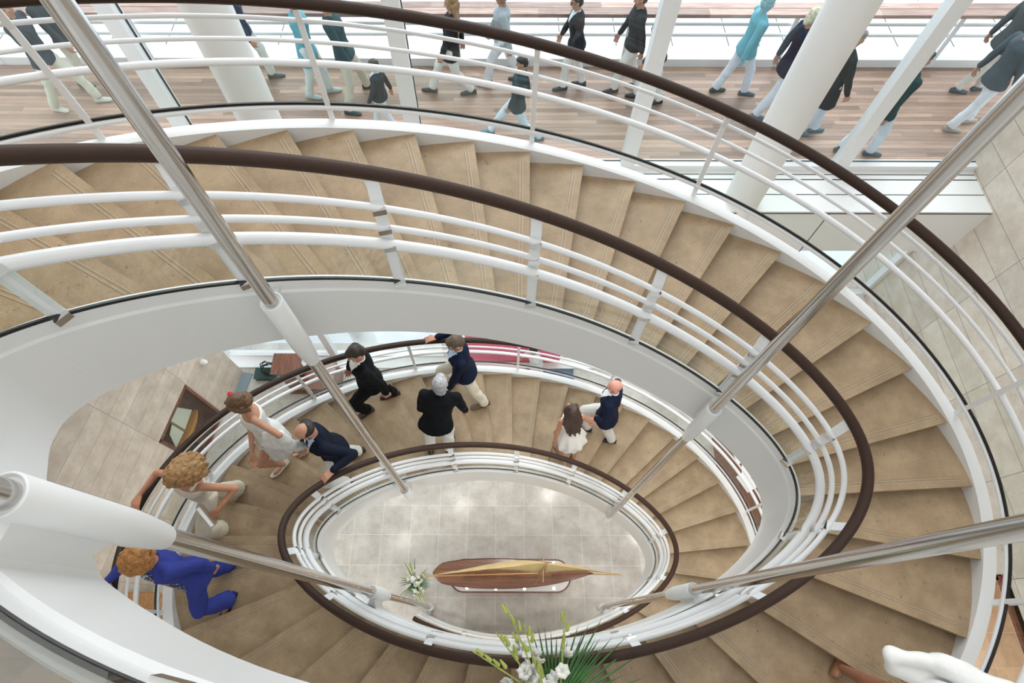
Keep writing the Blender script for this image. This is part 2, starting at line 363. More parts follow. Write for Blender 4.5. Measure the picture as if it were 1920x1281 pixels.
# tie rods: steel bars with white sleeves finned onto the inner stringer at every turn
RODS = [((-1.137, 1.42), -.66, [(8.01, 7.33), (3.75, 3.15)], 'hanging steel tie rod at the upper left of the well with a long white sleeve'),
        ((1.555, 1.43), .735, [(6.48, 5.78), (1.92, 1.40)], 'hanging steel tie rod at the upper right running across the brown handrails'),
        ((-1.16, .27), -2.32, [(9.06, 8.36), (4.92, 4.14), (.42, .03)], 'hanging steel tie rod leaving the thick white sleeve at the left edge'),
        ((1.50, .258), 2.40, [(5.57, 4.86), (1.16, .75)], 'hanging steel tie rod crossing the right edge low in the view')]
for (x, y), u0, slv, lb in RODS:
    zl = slv[-1][0]
    t = empty('tie_rod', (x, y, zl), lb, 'tie rod', 'steel tie rods hanging through the stair well')
    MB().cyl((x, y, zl - .02), (x, y, 13), .036, n=24).build('rod', M['steel'], t)
    for zt, zb in slv:
        last = zt == zl
        q = min((crv(u0 + d * .01 + 2 * pi * j, False, -.095, -.8) for d in range(-70, 71) for j in range(3) if abs(crv(u0 + 2 * pi * j, False, 0, -.8).z - zt) < 1.5),
                key=lambda p: (p.x - x) ** 2 + (p.y - y) ** 2)
        prof = [(zt - .012, .046), (zt, .05), (zt - .004, .056), (zb + .2, .056), (zb + .06, .047), (zb, .041)] if not last else [(zt - .012, .044), (zt, .047), (zt - .004, .053), (zb, .042)]
        mb = MB(); mb.loft([[V((x + r * cos(2 * pi * i / 24), y + r * sin(2 * pi * i / 24), z)) for i in range(24)] for z, r in prof], cap=True)
        mb.build('sleeve', M['white'], t)
        dn = V((q.x - x, q.y - y, 0)); dl = dn.length; dn.normalize(); sd = V((-dn.y, dn.x, 0)); c0 = V((x, y, 0))
        ztq = min(zt - .03, q.z + .02); zbq = q.z - .42
        mb = MB(); rings = []
        for f, w in ((0, .045), (.3, .030), (.6, .028), (.85, .034), (1.08, .05)):
            p = c0 + dn * dl * f; f = min(1, f)
            a_ = (zt - .03) * (1 - f) + ztq * f; b_ = (zb + .12) * (1 - f) + zbq * min(1, f) + .16 * sin(pi * min(1, f))
            b_ = min(b_, a_ - .05)
            rings.append([V((p.x, p.y, a_)) + sd * w, V((p.x, p.y, a_)) - sd * w, V((p.x, p.y, b_)) - sd * w, V((p.x, p.y, b_)) + sd * w])
        mb.loft(rings, 0, False); mb.build('stringer_fin', M['white'], t)
# ------------------------------------------------------------------ building shell
ZD = 3.95; YG = 6.25; YF = 5.38       # upper deck level, upper glazing plane, slab edge
XR = 7.1
LC = V((-5.22, 4.56, 0)); LDv = V((-.16, -.987, 0)).normalized()
M['floor'] = stone('limestone_floor_tiles', (.49, .455, .41), (.64, .615, .575), .2, (-.367 + .25, .5016, 1.183 + .25, .5016), (.72, .70, .66), .006)
M['wallR'] = stone('limestone_wall_panels', (.62, .55, .465), (.75, .69, .61), .5, (3.2, 1.3, .29, .41), (.30, .26, .21), .010, ('Y', 'Z'), .7)
M['wallL'] = stone('limestone_wall_panels_left', (.58, .49, .395), (.75, .665, .57), .5, (-.11, 1.03, .20, .33), (.36, .30, .24), .008, ('X', 'Z'), .7)
M['ext'] = mat('pale_quay_concrete', (.66, .69, .72), .7, var=.06, vscale=1.2)
M['teak'] = wood('teak_deck', (.33, .20, .145), (.43, .28, .205), .45, (.9, 10, 10), ('Y', .085, 'X', 1.9))
M['teakcap'] = wood('teak_capping', (.36, .21, .17), (.58, .40, .34), .5, (.8, 8, 8), ('Y', .30, 'X', 2.6))
struct(MB().box((0, .6, -.1), (17, 9.2, .2)).build('floor', M['floor']))
# left wall in its own axes: X along the wall from the window corner, Z up
wl = bpy.data.objects.new('wall_left', None)
def leftwall():
    mb = MB(); L_ = 10; zt = 13
    # opening of the display niche: s .94..1.95, z .10..1.57
    s0, s1, z0, z1 = .94, 1.95, .10, 1.55
    def q(a, b, c, d): mb.box(((a + b) / 2, -.15, (c + d) / 2), (b - a, .3, d - c))
    q(0, s0, 0, zt); q(s1, L_, 0, zt); q(s0, s1, 0, z0); q(s0, s1, z1, zt)
    return mb
o = leftwall().build('wall_left', M['wallL']); struct(o)
ang = atan2(LDv.y, LDv.x); o.location = LC; o.rotation_euler = (0, 0, ang)   # local +y is the room side
ML = Matrix.Translation(LC) @ Matrix.Rotation(ang, 4, 'Z')
def lw(s, d, z): return ML @ V((s, d, z))     # d: distance into the room
mb = MB(); mb.box((0, 0, 0), (.02, .02, .02))
# right wall with a panelled doorway
mb = MB()
def q(y0, y1, z0, z1): mb.box((XR + .15, (y0 + y1) / 2, (z0 + z1) / 2), (.3, y1 - y0, z1 - z0))
q(.65, 6.4, -.1, 13); q(-6, -1.5, -.1, 13); q(-1.5, .65, 1.75, 13)
struct(mb.build('wall_right', M['wallR']))
struct(MB().box((0, -4.15, 6.4), (17, .3, 13.2)).build('wall_front', M['whitemat']))
# upper slab with stepped sill, fascia and glazing
mb = MB(); mb.box((.0, (YF + YG + .03) / 2, ZD - .475), (14.2, YG + .03 - YF, .95))
struct(mb.build('trim_1', M['whitemat']))
mb = MB()
for y, w in ((5.70, .012), (5.99, .018), (6.09, .012)): mb.box((0, y, ZD + .001), (14.2, w, .006))
mb.box((0, YF - .004, ZD - .035), (14.2, .012, .012))
for x in (-4.5, -1.3, 2.0, 4.75): mb.box((x, YF - .002, ZD - .5), (.012, .008, .95))
struct(mb.build('trim_2', M['seam']))
MX = (-7.6, -4.48, -1.26, 1.86, 5.06)
for i in range(len(MX)):
    x0 = MX[i] + .1; x1 = (MX[i + 1] if i + 1 < len(MX) else XR + .1) - .1
    w = empty('window_%d' % (i + 1), ((x0 + x1) / 2, YG, ZD), '', 'window'); del w['label']; del w['category']; struct(w)
    MB().box(((x0 + x1) / 2, YG, ZD + 2.9), (x1 - x0 + .04, .016, 5.7)).build('pane', M['wglass'], w)
    mb = MB(); mb.box((MX[i], YG - .02, ZD + 2.9), (.2, .16, 5.8)); mb.box(((x0 + x1) / 2, YG - .02, ZD + .05), (x1 - x0, .14, .10)); mb.box(((x0 + x1) / 2, YG - .02, ZD + 5.75), (x1 - x0, .14, .12))
    mb.build('window_frame', M['frame'], w)
    mb = MB(); mb.box((MX[i] + .104, YG + .012, ZD + 2.9), (.010, .03, 5.6)); mb.box(((x0 + x1) / 2, YG + .012, ZD + .103), (x1 - x0, .02, .010))
    mb.build('gasket', M['gasket'], w)
# lower storey glazing: set back on the left, flush on the right
def lowwin(n, pts, z0, z1):
    w = empty('window_%d' % n, (*pts[0], z0), '', 'window'); del w['label']; del w['category']; struct(w)
    mb = MB(); mf = MB()
    for (ax, ay), (bx, by) in zip(pts, pts[1:]):
        a, b = V((ax, ay, 0)), V((bx, by, 0)); d = (b - a).normalized(); c = (a + b) / 2; l = (b - a).length; rz = atan2(d.y, d.x)
        mb.box((c.x, c.y, (z0 + z1) / 2), (l, .016, z1 - z0), 0, rz)
        mf.box((c.x, c.y, z0 + .05), (l, .12, .10), 0, rz); mf.box((c.x, c.y, z1 - .04), (l, .12, .08), 0, rz); mf.box((ax, ay, (z0 + z1) / 2), (.13, .13, z1 - z0), 0, rz)
        mf.box((c.x, c.y - .15, z0 + .02), (l, .3, .05), 0, rz)
    mf.box((pts[-1][0], pts[-1][1], (z0 + z1) / 2), (.13, .13, z1 - z0))
    mb.build('pane', M['wglass'], w); mf.build('window_frame', M['frame'], w)
lowwin(6, [(-5.6, 4.93), (-3.42, 4.93), (-1.12, 4.93), (2.6, 4.93), (2.6, 5.9)], 0, 3.0)
lowwin(7, [(2.6, 5.9), (5.0, 5.9), (7.1, 5.9)], .85, 3.0)
struct(MB().box((4.85, 5.95, .425), (4.5, .25, .85)).build('wall_back', M['wallR']))
# columns
for (x, zb), lb in zip(((-3.02, -1.5), (3.50, 0)), ('round white column left of centre, in front of the tall window', 'round white column right of centre, in front of the tall window')):
    t = MB(); t.cyl((x, 5.6, zb), (x, 5.6, 12), .25, n=40, cap=True)
    tag(t.build('column', M['whitemat']), lb, 'column', 'round white columns along the window')
# outer deck, kerb, lower roof band, quay
struct(MB().box((0, (YG + .04 + 8.5) / 2, ZD - .05), (22, 8.5 - YG - .04, .1)).build('deck', M['teak']))
mb = MB(); mb.box((0, 8.55, ZD + .06), (22, .1, .16)); mb.box((0, 8.72, ZD + .10), (22, .24, .08)); struct(mb.build('kerb', M['white']))
mb = MB(); mb.box((0, 9.55, ZD - .05), (22, 1.36, .12)); struct(mb.build('roof_ledge', M['ext']))
mb = MB()
for i in range(-10, 11): mb.box((i * .98, 9.55, ZD + .0115), (.012, 1.36, .004))
mb.box((0, 8.86, ZD + .012), (22, .03, .006)); struct(mb.build('ledge_seams', M['seam']))
r = empty('deck_railing', (0, 8.4, ZD), 'long teak-capped railing with white tubes at the far edge of the wooden deck', 'railing')
MB().box((0, 8.40, ZD + 1.05), (22, .30, .055)).build('capping', M['teakcap'], r)
for y, z in ((8.57, ZD + .72), (8.62, ZD + .50)): MB().cyl((-11, y, z), (11, y, z), .03, n=12).build('tube_rail', M['white'], r)
for x in (-8.5, -5.9, -3.3, -.75, 2.0, 4.6, 7.2, 9.8):
    mb = MB(); mb.bar((x, 8.50, ZD + .02), (x, 8.50, ZD + 1.03), .07, .02, (1, 0, 0)); mb.build('post', M['post'], r)
struct(MB().box((0, 22.4, -1.6), (60, 35, .2)).build('quay', M['ext']))
LP_ = 70.; DP_ = 22.
# ------------------------------------------------------------------ camera, light
cd = bpy.data.cameras.new('camera'); cam = bpy.data.objects.new('camera', cd); COL.objects.link(cam)
cd.sensor_width = 36; cd.lens = 36 * 1056.86 / 1920; cd.shift_x = .00903; cd.clip_start = .02
cam.matrix_world = Matrix.Translation((0, 0, H)) @ Matrix.Rotation(.468, 4, 'X') @ Matrix.Rotation(.0031, 4, 'Z')
SC.camera = cam
w = bpy.data.worlds.new('sky'); SC.world = w; w.use_nodes = True; nt = w.node_tree; bg = nt.nodes['Background']
tc = N(nt, 'ShaderNodeTexCoord'); sx = N(nt, 'ShaderNodeSeparateXYZ'); nt.links.new(tc.outputs['Generated'], sx.inputs[0])
rp = N(nt, 'ShaderNodeValToRGB'); e = rp.color_ramp.elements
e[0].position = .45; e[0].color = (.55, .58, .6, 1); e[1].position = .95; e[1].color = (.93, .97, 1, 1)
mr = N(nt, 'ShaderNodeMapRange'); mr.inputs[1].default_value = -1; nt.links.new(sx.outputs[2], mr.inputs[0]); nt.links.new(mr.outputs[0], rp.inputs['Fac'])
nt.links.new(rp.outputs['Color'], bg.inputs[0]); bg.inputs[1].default_value = 2.0
def area(name, loc, rot, sx_, sy_, power, col=(1, 1, 1)):
    l = bpy.data.lights.new(name, 'AREA'); l.shape = 'RECTANGLE'; l.size = sx_; l.size_y = sy_; l.energy = power; l.color = col
    o = bpy.data.objects.new(name, l); COL.objects.link(o); o.location = loc; o.rotation_euler = rot; return o
struct(MB().box((.9, 1.05, 13.1), (16.5, 10.7, .2)).build('ceiling', M['whitemat']))
for i_, (x, y) in enumerate(((-2.6, -1.6), (3.0, -1.6), (-2.6, 2.6), (3.0, 2.6))): area('ceiling_fill', (x, y, 12.97), (0, 0, 0), 4.2, 3.0, LP_, (1, .995, .985))  # added fill lamps on the unseen ceiling, brighten the stair well
sun = bpy.data.lights.new('soft_sun', 'SUN'); sun.energy = 2.1; sun.angle = radians(50); sun.color = (1, 1, 1)
so = bpy.data.objects.new('soft_sun', sun); COL.objects.link(so); so.rotation_euler = (radians(-48), radians(8), 0)
# recessed downlights under the stair turns; extra ones added to brighten the lower flights
for u in (.0, .6, 1.2, 1.9, 2.6, 3.3, 4.0, 4.7, 5.3, 5.9, 6.6, 7.4, 8.4):
    a, b = noseline(u); p = a.lerp(b, .5); area('downlight', (p.x, p.y, znos(u) - .36), (0, 0, 0), .25, .25, DP_ * (1 if u < 4.2 else .35), (1, .95, .88))
for x in (-2.5, 2.0): area('slab_fill', (x, 5.45, ZD - .97), (radians(-20), 0, 0), 3.6, .5, 70., (.97, .99, 1))  # added fill under the deck slab, brightens the lower storey
vs = SC.view_settings; vs.view_transform = 'Standard'; vs.look = 'None'; vs.gamma = 1; vs.use_curve_mapping = False; vs.exposure = .06
# ------------------------------------------------------------------ people
_mc = {}
def cloth(col, rough=.85, bump=.25, scale=90., var=.06):
    k = (col, rough, bump, scale)
    if k not in _mc: _mc[k] = mat('cloth_%d' % len(_mc), col, rough, bump=bump, bscale=scale, var=var, vscale=6., spec=.12)
    return _mc[k]
def hairmat(col):
    k = ('hair', col)
    if k not in _mc:
        m, nt, b = _nt('hair_%d' % len(_mc)); L = nt.links.new
        tc = N(nt, 'ShaderNodeTexCoord'); w = N(nt, 'ShaderNodeTexNoise', Scale=38., Detail=5., Roughness=.65, Distortion=1.2); L(tc.outputs['Object'], w.inputs['Vector'])
        r = N(nt, 'ShaderNodeValToRGB'); e = r.color_ramp.elements; e[0].position = .36; e[1].position = .66
        e[0].color = (*[c * .45 for c in col], 1); e[1].color = (*[min(1, c * 1.35) for c in col], 1); L(w.outputs['Fac'], r.inputs['Fac'])
        L(r.outputs['Color'], b.inputs['Base Color']); b.inputs['Roughness'].default_value = .5
        bp = N(nt, 'ShaderNodeBump', Strength=.6, Distance=.006); L(w.outputs['Fac'], bp.inputs['Height']); L(bp.outputs['Normal'], b.inputs['Normal'])
        _mc[k] = m
    return _mc[k]
def skinmat(col):
    k = ('skin', col)
    if k not in _mc:
        _mc[k] = mat('skin_%d' % len(_mc), col, .5, var=.08, vscale=14., spec=.35)
    return _mc[k]
M['lip'] = mat('lips', (.42, .14, .12), .45); M['eye'] = mat('eyes_dark', (.03, .022, .02), .3); M['eyew'] = mat('eye_white', (.75, .72, .68), .3)

def remesh(o, vox, it=3, disp=0., dsc=9.):
    r = o.modifiers.new('r', 'REMESH'); r.mode = 'VOXEL'; r.voxel_size = vox; r.use_smooth_shade = True
    s = o.modifiers.new('s', 'SMOOTH'); s.iterations = it; s.factor = .5
    dg = bpy.context.evaluated_depsgraph_get(); me = bpy.data.meshes.new_from_object(o.evaluated_get(dg))
    o.modifiers.clear(); old = o.data; o.data = me; me.name = old.name; bpy.data.meshes.remove(old)
    if disp:
        nv = len(me.vertices); co = [0.] * (3 * nv); nn = [0.] * (3 * nv)
        me.vertices.foreach_get('co', co); me.vertices.foreach_get('normal', nn)
        for i in range(0, 3 * nv, 3):
            p = V(co[i:i + 3]); q = noise.noise_vector(p * dsc); h = noise.noise(p * dsc) * disp
            for j in range(3): co[i + j] += nn[i + j] * h + q[j] * disp * .4
        me.vertices.foreach_set('co', co); me.update()
    return o

def ik(a, b, l1, l2, pole):
    d = b - a; L = min(d.length, (l1 + l2) * .999); dn = d.normalized(); b = a + dn * L
    x = (l1 * l1 - l2 * l2 + L * L) / (2 * L); hh = sqrt(max(0, l1 * l1 - x * x))
    p = pole - dn * pole.dot(dn); p.normalize(); return a + dn * x + p * hh, b

def hand(mb, w, a, n, ts, curl, k):
    """palm and five fingers: w wrist, a hand axis, n palm side, ts thumb side sign"""
    a = a.normalized(); n = (n - a * n.dot(a)).normalized(); c = a.cross(n)
    for i, ln in zip((-1.5, -.5, .5, 1.5), (.82, .98, 1.0, .88) if ts > 0 else (.88, 1.0, .98, .82)):
        kn = w + a * .088 * k + c * (.0215 * i * k)
        mb.limb(w + c * (.012 * i * k) + a * .01, kn, .017 * k, .0125 * k, 8)
        p = kn; ang = .12; spread = c * (.07 * i)
        for L_, r0, r1, da in ((.042, .0105, .0095, curl * .8), (.027, .0095, .0085, curl * 1.0), (.021, .0085, .0072, curl * .7)):
            ang += da; d = (a * cos(ang) + n * sin(ang) + spread).normalized(); q = p + d * (L_ * ln * k); mb.limb(p, q, r0 * k, r1 * k, 8); p = q
    b = w + a * .028 * k + c * (.020 * ts * k); d = (a * .65 + c * (.75 * ts) + n * .35).normalized(); e = b + d * .042 * k; mb.limb(b, e, .0155 * k, .0118 * k, 8)
    d = (a * .85 + c * (.3 * ts) + n * (.25 + curl * .4)).normalized(); mb.limb(e, e + d * .032 * k, .0115 * k, .0088 * k, 8)

class Person: pass
def person(label, feet, head, f, h=1.75, male=True, look=None, hands=None, skin=(.52, .27, .18), hair=('short', (.03, .02, .015)),
           jacket=None, hem=.14, shirt=None, tie=None, trousers=None, flare=0., top=None, dress=None, hemz=.5, shoe=(.05, .03, .02), vox=.0065,
           group=None, glasses=False, swing=.15, sleeve=True, fist=.5, open_front=None, heel=False, skirt=None):
    k = h / 1.75; f = V((f[0], f[1], 0)).normalized(); r = V((f.y, -f.x, 0)); Z = V((0, 0, 1))
    FT = [V(p) for p in feet]; mid = (FT[0] + FT[1]) / 2; hd = V(head); root = empty('person', (mid.x, mid.y, min(p.z for p in FT)), label, 'person', group)
    # side of each foot: larger r component is the right foot
    if (FT[0] - FT[1]).dot(r) < 0: FT = [FT[1], FT[0]]      # FT[0] right, FT[1] left
    hx = .088 * k; ll = .245 * h
    pel = mid * .72 + V((hd.x, hd.y, 0)) * .28; pel.z = 0
    up = 9e9
    for s, p in ((1, FT[0]), (-1, FT[1])):
        hp = V((pel.x, pel.y, 0)) + r * (s * hx); an = p + Z * .085 * k; dh = sqrt((hp.x - an.x) ** 2 + (hp.y - an.y) ** 2)
        up = min(up, an.z + sqrt(max(.09, (2 * ll * .985) ** 2 - dh * dh)))
    up = min(up, hd.z - .36 * h); pel.z = up + .02
    sp = (hd - pel).normalized(); neck = hd - (sp * .5 + Z * .5).normalized() * .165 * k - f * .015; sp = (neck - pel).normalized()
    tl = (neck - pel).length; fw = (f - sp * f.dot(sp)).normalized(); rt = fw.cross(sp).normalized()
    W = 1. if male else .88
    RG = [(-.10, .125, .085, 0), (-.02, .160, .105, -.01), (.08, .162, .108, -.01), (.28, .145 if male else .125, .098, 0), (.48, .152 if male else .138, .102, .008),
          (.68, .176, .116 if male else .122, .012), (.83, .184, .106, 0), (.93, .135, .08, -.008), (1.0, .068, .062, -.01)]
    def torso(mb, inf, t0=-.2, t1=1.05, n=20, extra=None):
        rings = []
        for t, w, d, o in (extra or []) + [q for q in RG if t0 <= q[0] <= t1]:
            c = pel + sp * (tl * t) + fw * (o * k)
            rings.append([c + rt * ((w * W * k + inf) * cos(2 * pi * i / n)) + fw * ((d * k + inf) * sin(2 * pi * i / n)) for i in range(n)])
        mb.loft(rings)
    sh = {}; hands = hands or {}
    for s, nm in ((1, 'R'), (-1, 'L')):
        a = neck - sp * (.062 * k) + rt * (s * (.178 if male else .158) * k)
        t = hands.get(nm); ua, fa = .165 * h, .145 * h
        if t is None:
            ph = swing * (1 if (FT[0] - FT[1]).dot(f) * s < 0 else -1)
            w = a - Z * (.300 * h) + rt * (s * .07 * k) + f * (.04 * k + ph); pole = -f + rt * (s * .3)
        else:
            w = V(t[0]); pole = -f * .5 - Z * .6 + rt * (s * .9)
            if (w - a).length > (ua + fa) * .97: a = a + (w - a).normalized() * min(.09, (w - a).length - (ua + fa) * .97)
        e, w = ik(a, w, ua, fa, pole); sh[nm] = (a, e, w)
    legs = []
    for s, p in ((1, FT[0]), (-1, FT[1])):
        hp = pel + rt * (s * hx) - Z * .01; an = p + Z * .085 * k; kn, an = ik(hp, an, ll, ll, f + r * (s * .12)); legs.append((hp, kn, an, p, s))
    lk = look or (0, -.25); cy, sy = cos(lk[0]), sin(lk[0]); hf = f * cy + r * sy; hf = (hf * cos(lk[1]) + Z * sin(lk[1])).normalized()
    hr = hf.cross(Z).normalized(); hu = hr.cross(hf).normalized(); HR = Matrix((hr, hf, hu)).transposed()
    def hp_(x, y, z): return hd + (hr * x + hf * y + hu * z) * k
    # ---- body, one continuous surface
    b = MB(); torso(b, -.012)
    b.limb(neck - sp * .03, hp_(0, -.012, -.05), .058 * k, .052 * k); b.ell(hp_(0, -.006, .022), [q * k for q in (.073, .094, .088)], HR)
    b.ell(hp_(0, .026, -.045), [q * k for q in (.057, .066, .074)], HR); b.ell(hp_(0, .064, -.098), .026 * k); b.limb(hp_(0, .084, .008), hp_(0, .110, -.028), .009 * k, .0145 * k, 8)
    b.limb(hp_(-.03, .082, .028), hp_(.03, .082, .028), .012 * k, .012 * k, 8); b.limb(hp_(-.016, .088, -.066), hp_(.016, .088, -.066), .0095 * k, .0095 * k, 8)
    for s in (-1, 1): b.ell(hp_(s * .074, -.006, -.012), [q * k for q in (.011, .022, .033)], HR, 8, 6); b.ell(hp_(s * .042, .062, -.02), .024 * k, None, 8, 6)
    aw = (.047, .040, .034, .025) if male else (.041, .035, .030, .022)
    for nm, s in (('R', 1), ('L', -1)):
        a, e, w = sh[nm]; b.limb(a - rt * (s * .02), e, aw[0] * k, aw[1] * k); b.limb(e, w, aw[1] * k, aw[3] * k)
        t = hands.get(nm)
        if t is not None and len(t) > 1: ax, nn = V(t[1]), V(t[2]); cu = t[3] if len(t) > 3 else .55
        else: ax, nn = (w - e).normalized() * .7 - Z * .5 + f * .1, -rt * s + f * .1; cu = fist
        c = ax.normalized().cross(nn); ts = 1 if c.dot(f) > 0 else -1
        if t is not None and len(t) > 4: ts = t[4]
        hand(b, w, ax, nn, ts, cu, k)
    lw_ = (.082, .056, .060, .036) if male else (.078, .052, .055, .033)
    for hp, kn, an, p, s in legs:
        b.limb(hp, kn, lw_[0] * k, lw_[1] * k); c = kn + (an - kn) * .35 - f * .012; b.limb(kn, c, lw_[1] * .95 * k, lw_[2] * k * .9); b.limb(c, an, lw_[2] * k * .9, lw_[3] * k)
        toe = f * cos(.15) + r * (s * .15); fr_ = 1. if shoe == 'sandal' or heel else .62; b.limb(an - toe * .02 * k - Z * .05 * k, p + toe * .13 * k + Z * (.035 * fr_), .034 * k * fr_, .026 * k * fr_); b.limb(an, an - toe * .02 * k - Z * .03, .034 * k * fr_, .03 * k * fr_)
    bo = b.build('body', [skinmat(skin), M['eye'], M['lip'], hairmat(hair[1]), M['eyew']], root); remesh(bo, vox, 2)
    inv = HR.transposed()
    for pg in bo.data.polygons:
        q = inv @ (V(pg.center) - hd) / k
        if q.y < .05 or abs(q.x) > .07 or abs(q.z) > .12: continue
        ax_ = abs(q.x)
        if ((ax_ - .031) / .0145) ** 2 + ((q.z - .002) / .0065) ** 2 < 1: pg.material_index = 1 if abs(ax_ - .031) < .007 else 4
        elif abs(ax_ - .032) < .02 and abs(q.z - .026 + (ax_ - .032) ** 2 * 6) < .005: pg.material_index = 3
        elif (q.x / .024) ** 2 + ((q.z + .066) / .0085) ** 2 < 1: pg.material_index = 2
    # ---- clothes
    def legmb(inf, fl, lowcut=0.):
        mb = MB(); torso(mb, inf * .2, -.2, .2)
        for hp, kn, an, p, s in legs:
            lo = kn + (an - kn) * (1.0 - lowcut); mb.limb(hp, kn, .084 * k + inf, .066 * k + inf * .9)
            n = 14; d = (lo - kn).normalized(); x = d.orthogonal().normalized(); y = d.cross(x); R0, R1 = .064 * k + inf * .9, .058 * k + inf + fl
            rr = [(kn, R0 * .98), (kn + (lo - kn) * .5, (R0 + R1) / 2), (lo, R1)]
            mb.limb(hp, hp + (kn - hp) * .3, .085 * k + inf, .086 * k + inf)
            mb.loft([[c + (x * cos(2 * pi * i / n) + y * sin(2 * pi * i / n)) * q for i in range(n)] for c, q in rr]); mb.ell(kn, R0)
        return mb
    cv = max(.010, vox)
    if trousers:
        o = legmb(.010, flare).build('trousers', cloth(trousers), root); remesh(o, cv, 2, .010, 11)
    if skirt or dress:
        col = dress or skirt; mb = MB(); n = 44; zt = .30 if skirt else 1.0; rings = []
        bot = mid.z + hemz * h; c1 = V(((mid.x + pel.x) / 2, (mid.y + pel.y) / 2, bot))
        if dress: torso(mb, .006, .05, .86)
        c0 = pel + sp * (tl * .3)
        for j in range(7):
            t = j / 6; c = c0.lerp(c1, t); w = (.135 + .075 * min(1, t * 2.2) + .06 * flare * t * 10) * k
            rings.append([c + r * ((w * (1 + .06 * t * sin(11 * 2 * pi * i / n))) * cos(2 * pi * i / n)) + f * ((w * .82) * (1 + .06 * t * sin(11 * 2 * pi * i / n)) * sin(2 * pi * i / n)) for i in range(n)])
        mb.loft(rings); o = mb.build('dress' if dress else 'skirt', cloth(col, .9, .2, 60.), root); remesh(o, cv, 1, .004, 14)
    if top:
        mb = MB(); torso(mb, .006, .0, .88)
        for s, nm in ((1, 'R'), (-1, 'L')):
            p = neck - sp * .03 + rt * (s * .085 * k); mb.limb(p + fw * .06, p - fw * .06, .02, .02)
        if hem < 0:
            n = 48; rings = []
            for j in range(6):
                t = j / 5; c = pel + sp * (tl * (.42 + t * (hem - .42))); w = (.128 + .105 * t) * k; am = .09 * t
                rings.append([c + rt * (w * (1 + am * sin(9 * 2 * pi * i / n)) * cos(2 * pi * i / n)) + fw * (w * .85 * (1 + am * sin(9 * 2 * pi * i / n)) * sin(2 * pi * i / n)) for i in range(n)])
            mb.loft(rings)
        o = mb.build('top', cloth(top, .9, .2, 60.), root); remesh(o, cv, 1, .003, 14)
    if jacket:
        mb = MB(); dn = -hem
        torso(mb, .018, .0, 1.0, 22, [(dn, .198, .146, -.005), (dn * .5 + .02, .188, .136, -.005)])
        for s, nm in ((1, 'R'), (-1, 'L')):
            a, e, w = sh[nm]; we = e + (w - e) * .93; mb.limb(a - rt * (s * .03) - sp * .008, a - rt * (s * .005), .066 * k, .064 * k); mb.limb(a, e, .065 * k, .056 * k); mb.limb(e, we, .056 * k, .043 * k)
            mb.limb(neck - sp * .015 + rt * (s * .05 * k), a - rt * (s * .03), .045 * k, .052 * k)
        for s in (-1, 1):   # lapels
            p0 = neck - sp * .02 + rt * (s * .075 * k) + fw * .05 * k; p1 = pel + sp * (tl * .47) + fw * .128 * k + rt * (s * .012)
            mb.chain([p0, p0.lerp(p1, .5) + fw * .035 * k + rt * (s * .008), p1], [.018 * k, .026 * k, .008], 8)
        mb.chain([neck + rt * .07 * k + fw * .03, neck + rt * .055 * k - fw * .055 * k, neck - fw * .075 * k, neck - rt * .055 * k - fw * .055 * k, neck - rt * .07 * k + fw * .03], [.017 * k] * 5, 8)
        o = mb.build('jacket', [cloth(jacket, .8), cloth(shirt or jacket, .8), cloth(tie or shirt or jacket, .6)], root); remesh(o, cv, 2, .008, 10)
        if shirt:
            for pg in o.data.polygons:
                q = V(pg.center) - pel; t = q.dot(sp) / tl; x = abs(q.dot(rt)) / k
                if .5 < t < 1.04 and q.dot(fw) > .02 and x < .062 * (t - .5) / .43: pg.material_index = 2 if tie and x < .02 else 1
        if sleeve and shirt:
            mb = MB()
            for nm in 'RL': a, e, w = sh[nm]; q = e + (w - e) * .9; mb.cyl(q, e + (w - e) * .985, .035 * k, .031 * k, 14)
            mb.build('shirt_cuff', cloth(shirt, .8), root)
    if shirt:
        mb = MB(); n = 20; ring = []
        for z, q in ((-.03, .074), (.012, .064), (.034, .061), (.034, .052), (-.02, .05)):
            c = neck + sp * (z * k) + fw * .006; ring.append([c + rt * (q * k * cos(2 * pi * i / n)) + fw * ((q + .004) * k * sin(2 * pi * i / n)) - sp * (.022 * k * max(0, sin(2 * pi * i / n))) for i in range(n)])
        mb.loft(ring); z0, z1 = (.93, .50) if jacket else (.93, .1)
        mb.build('shirt', cloth(shirt, .8), root)
    if open_front:
        mb = MB(); n = 12
        mb.loft([[pel + sp * (tl * t) + rt * (w * k * cos(pi * i / n)) + fw * ((.118 + .03 * sin(pi * i / n)) * k) for i in range(n + 1)] + [pel + sp * (tl * t) + rt * (-w * k + 2 * w * k * i / 3) + fw * .07 * k for i in range(4)] for t, w in ((-.12, .10), (.1, .085), (.4, .07), (.7, .075), (.92, .05))])
        mb.build('blouse', open_front, root)
    for hp, kn, an, p, s in legs:
        toe = (f * cos(.15) + r * (s * .15)); sd = V((toe.y, -toe.x, 0)); mb = MB(); hl = .05 if heel else .014
        pr_ = [(-.08, .030, .066), (-.045, .038, .080), (.02, .039, .080), (.06, .041, .066), (.11, .045, .050), (.165, .040, .038), (.20, .022, .028)]
        if shoe == 'sandal' or heel: pr_ = [(x, w, q * .45) for x, w, q in pr_]
        mb.loft([[p + toe * (x * k) + sd * (w * k * cos(2 * pi * i / 14)) + Z * (hl * max(0, (.1 - x) / .18) * (1 if heel else 0) + .012 + (hh * k) * max(0, sin(2 * pi * i / 14)) - .010 * max(0, -sin(2 * pi * i / 14))) for i in range(14)] for x, w, hh in pr_])
        if heel: mb.cyl(p - toe * .06 * k + Z * .06, p - toe * .06 * k, .014, .008, 8)
        if shoe == 'sandal': mb.build('shoe', cloth((.03, .025, .12), .5), root)
        else: mb.build('shoe', mat_shoe(shoe), root)
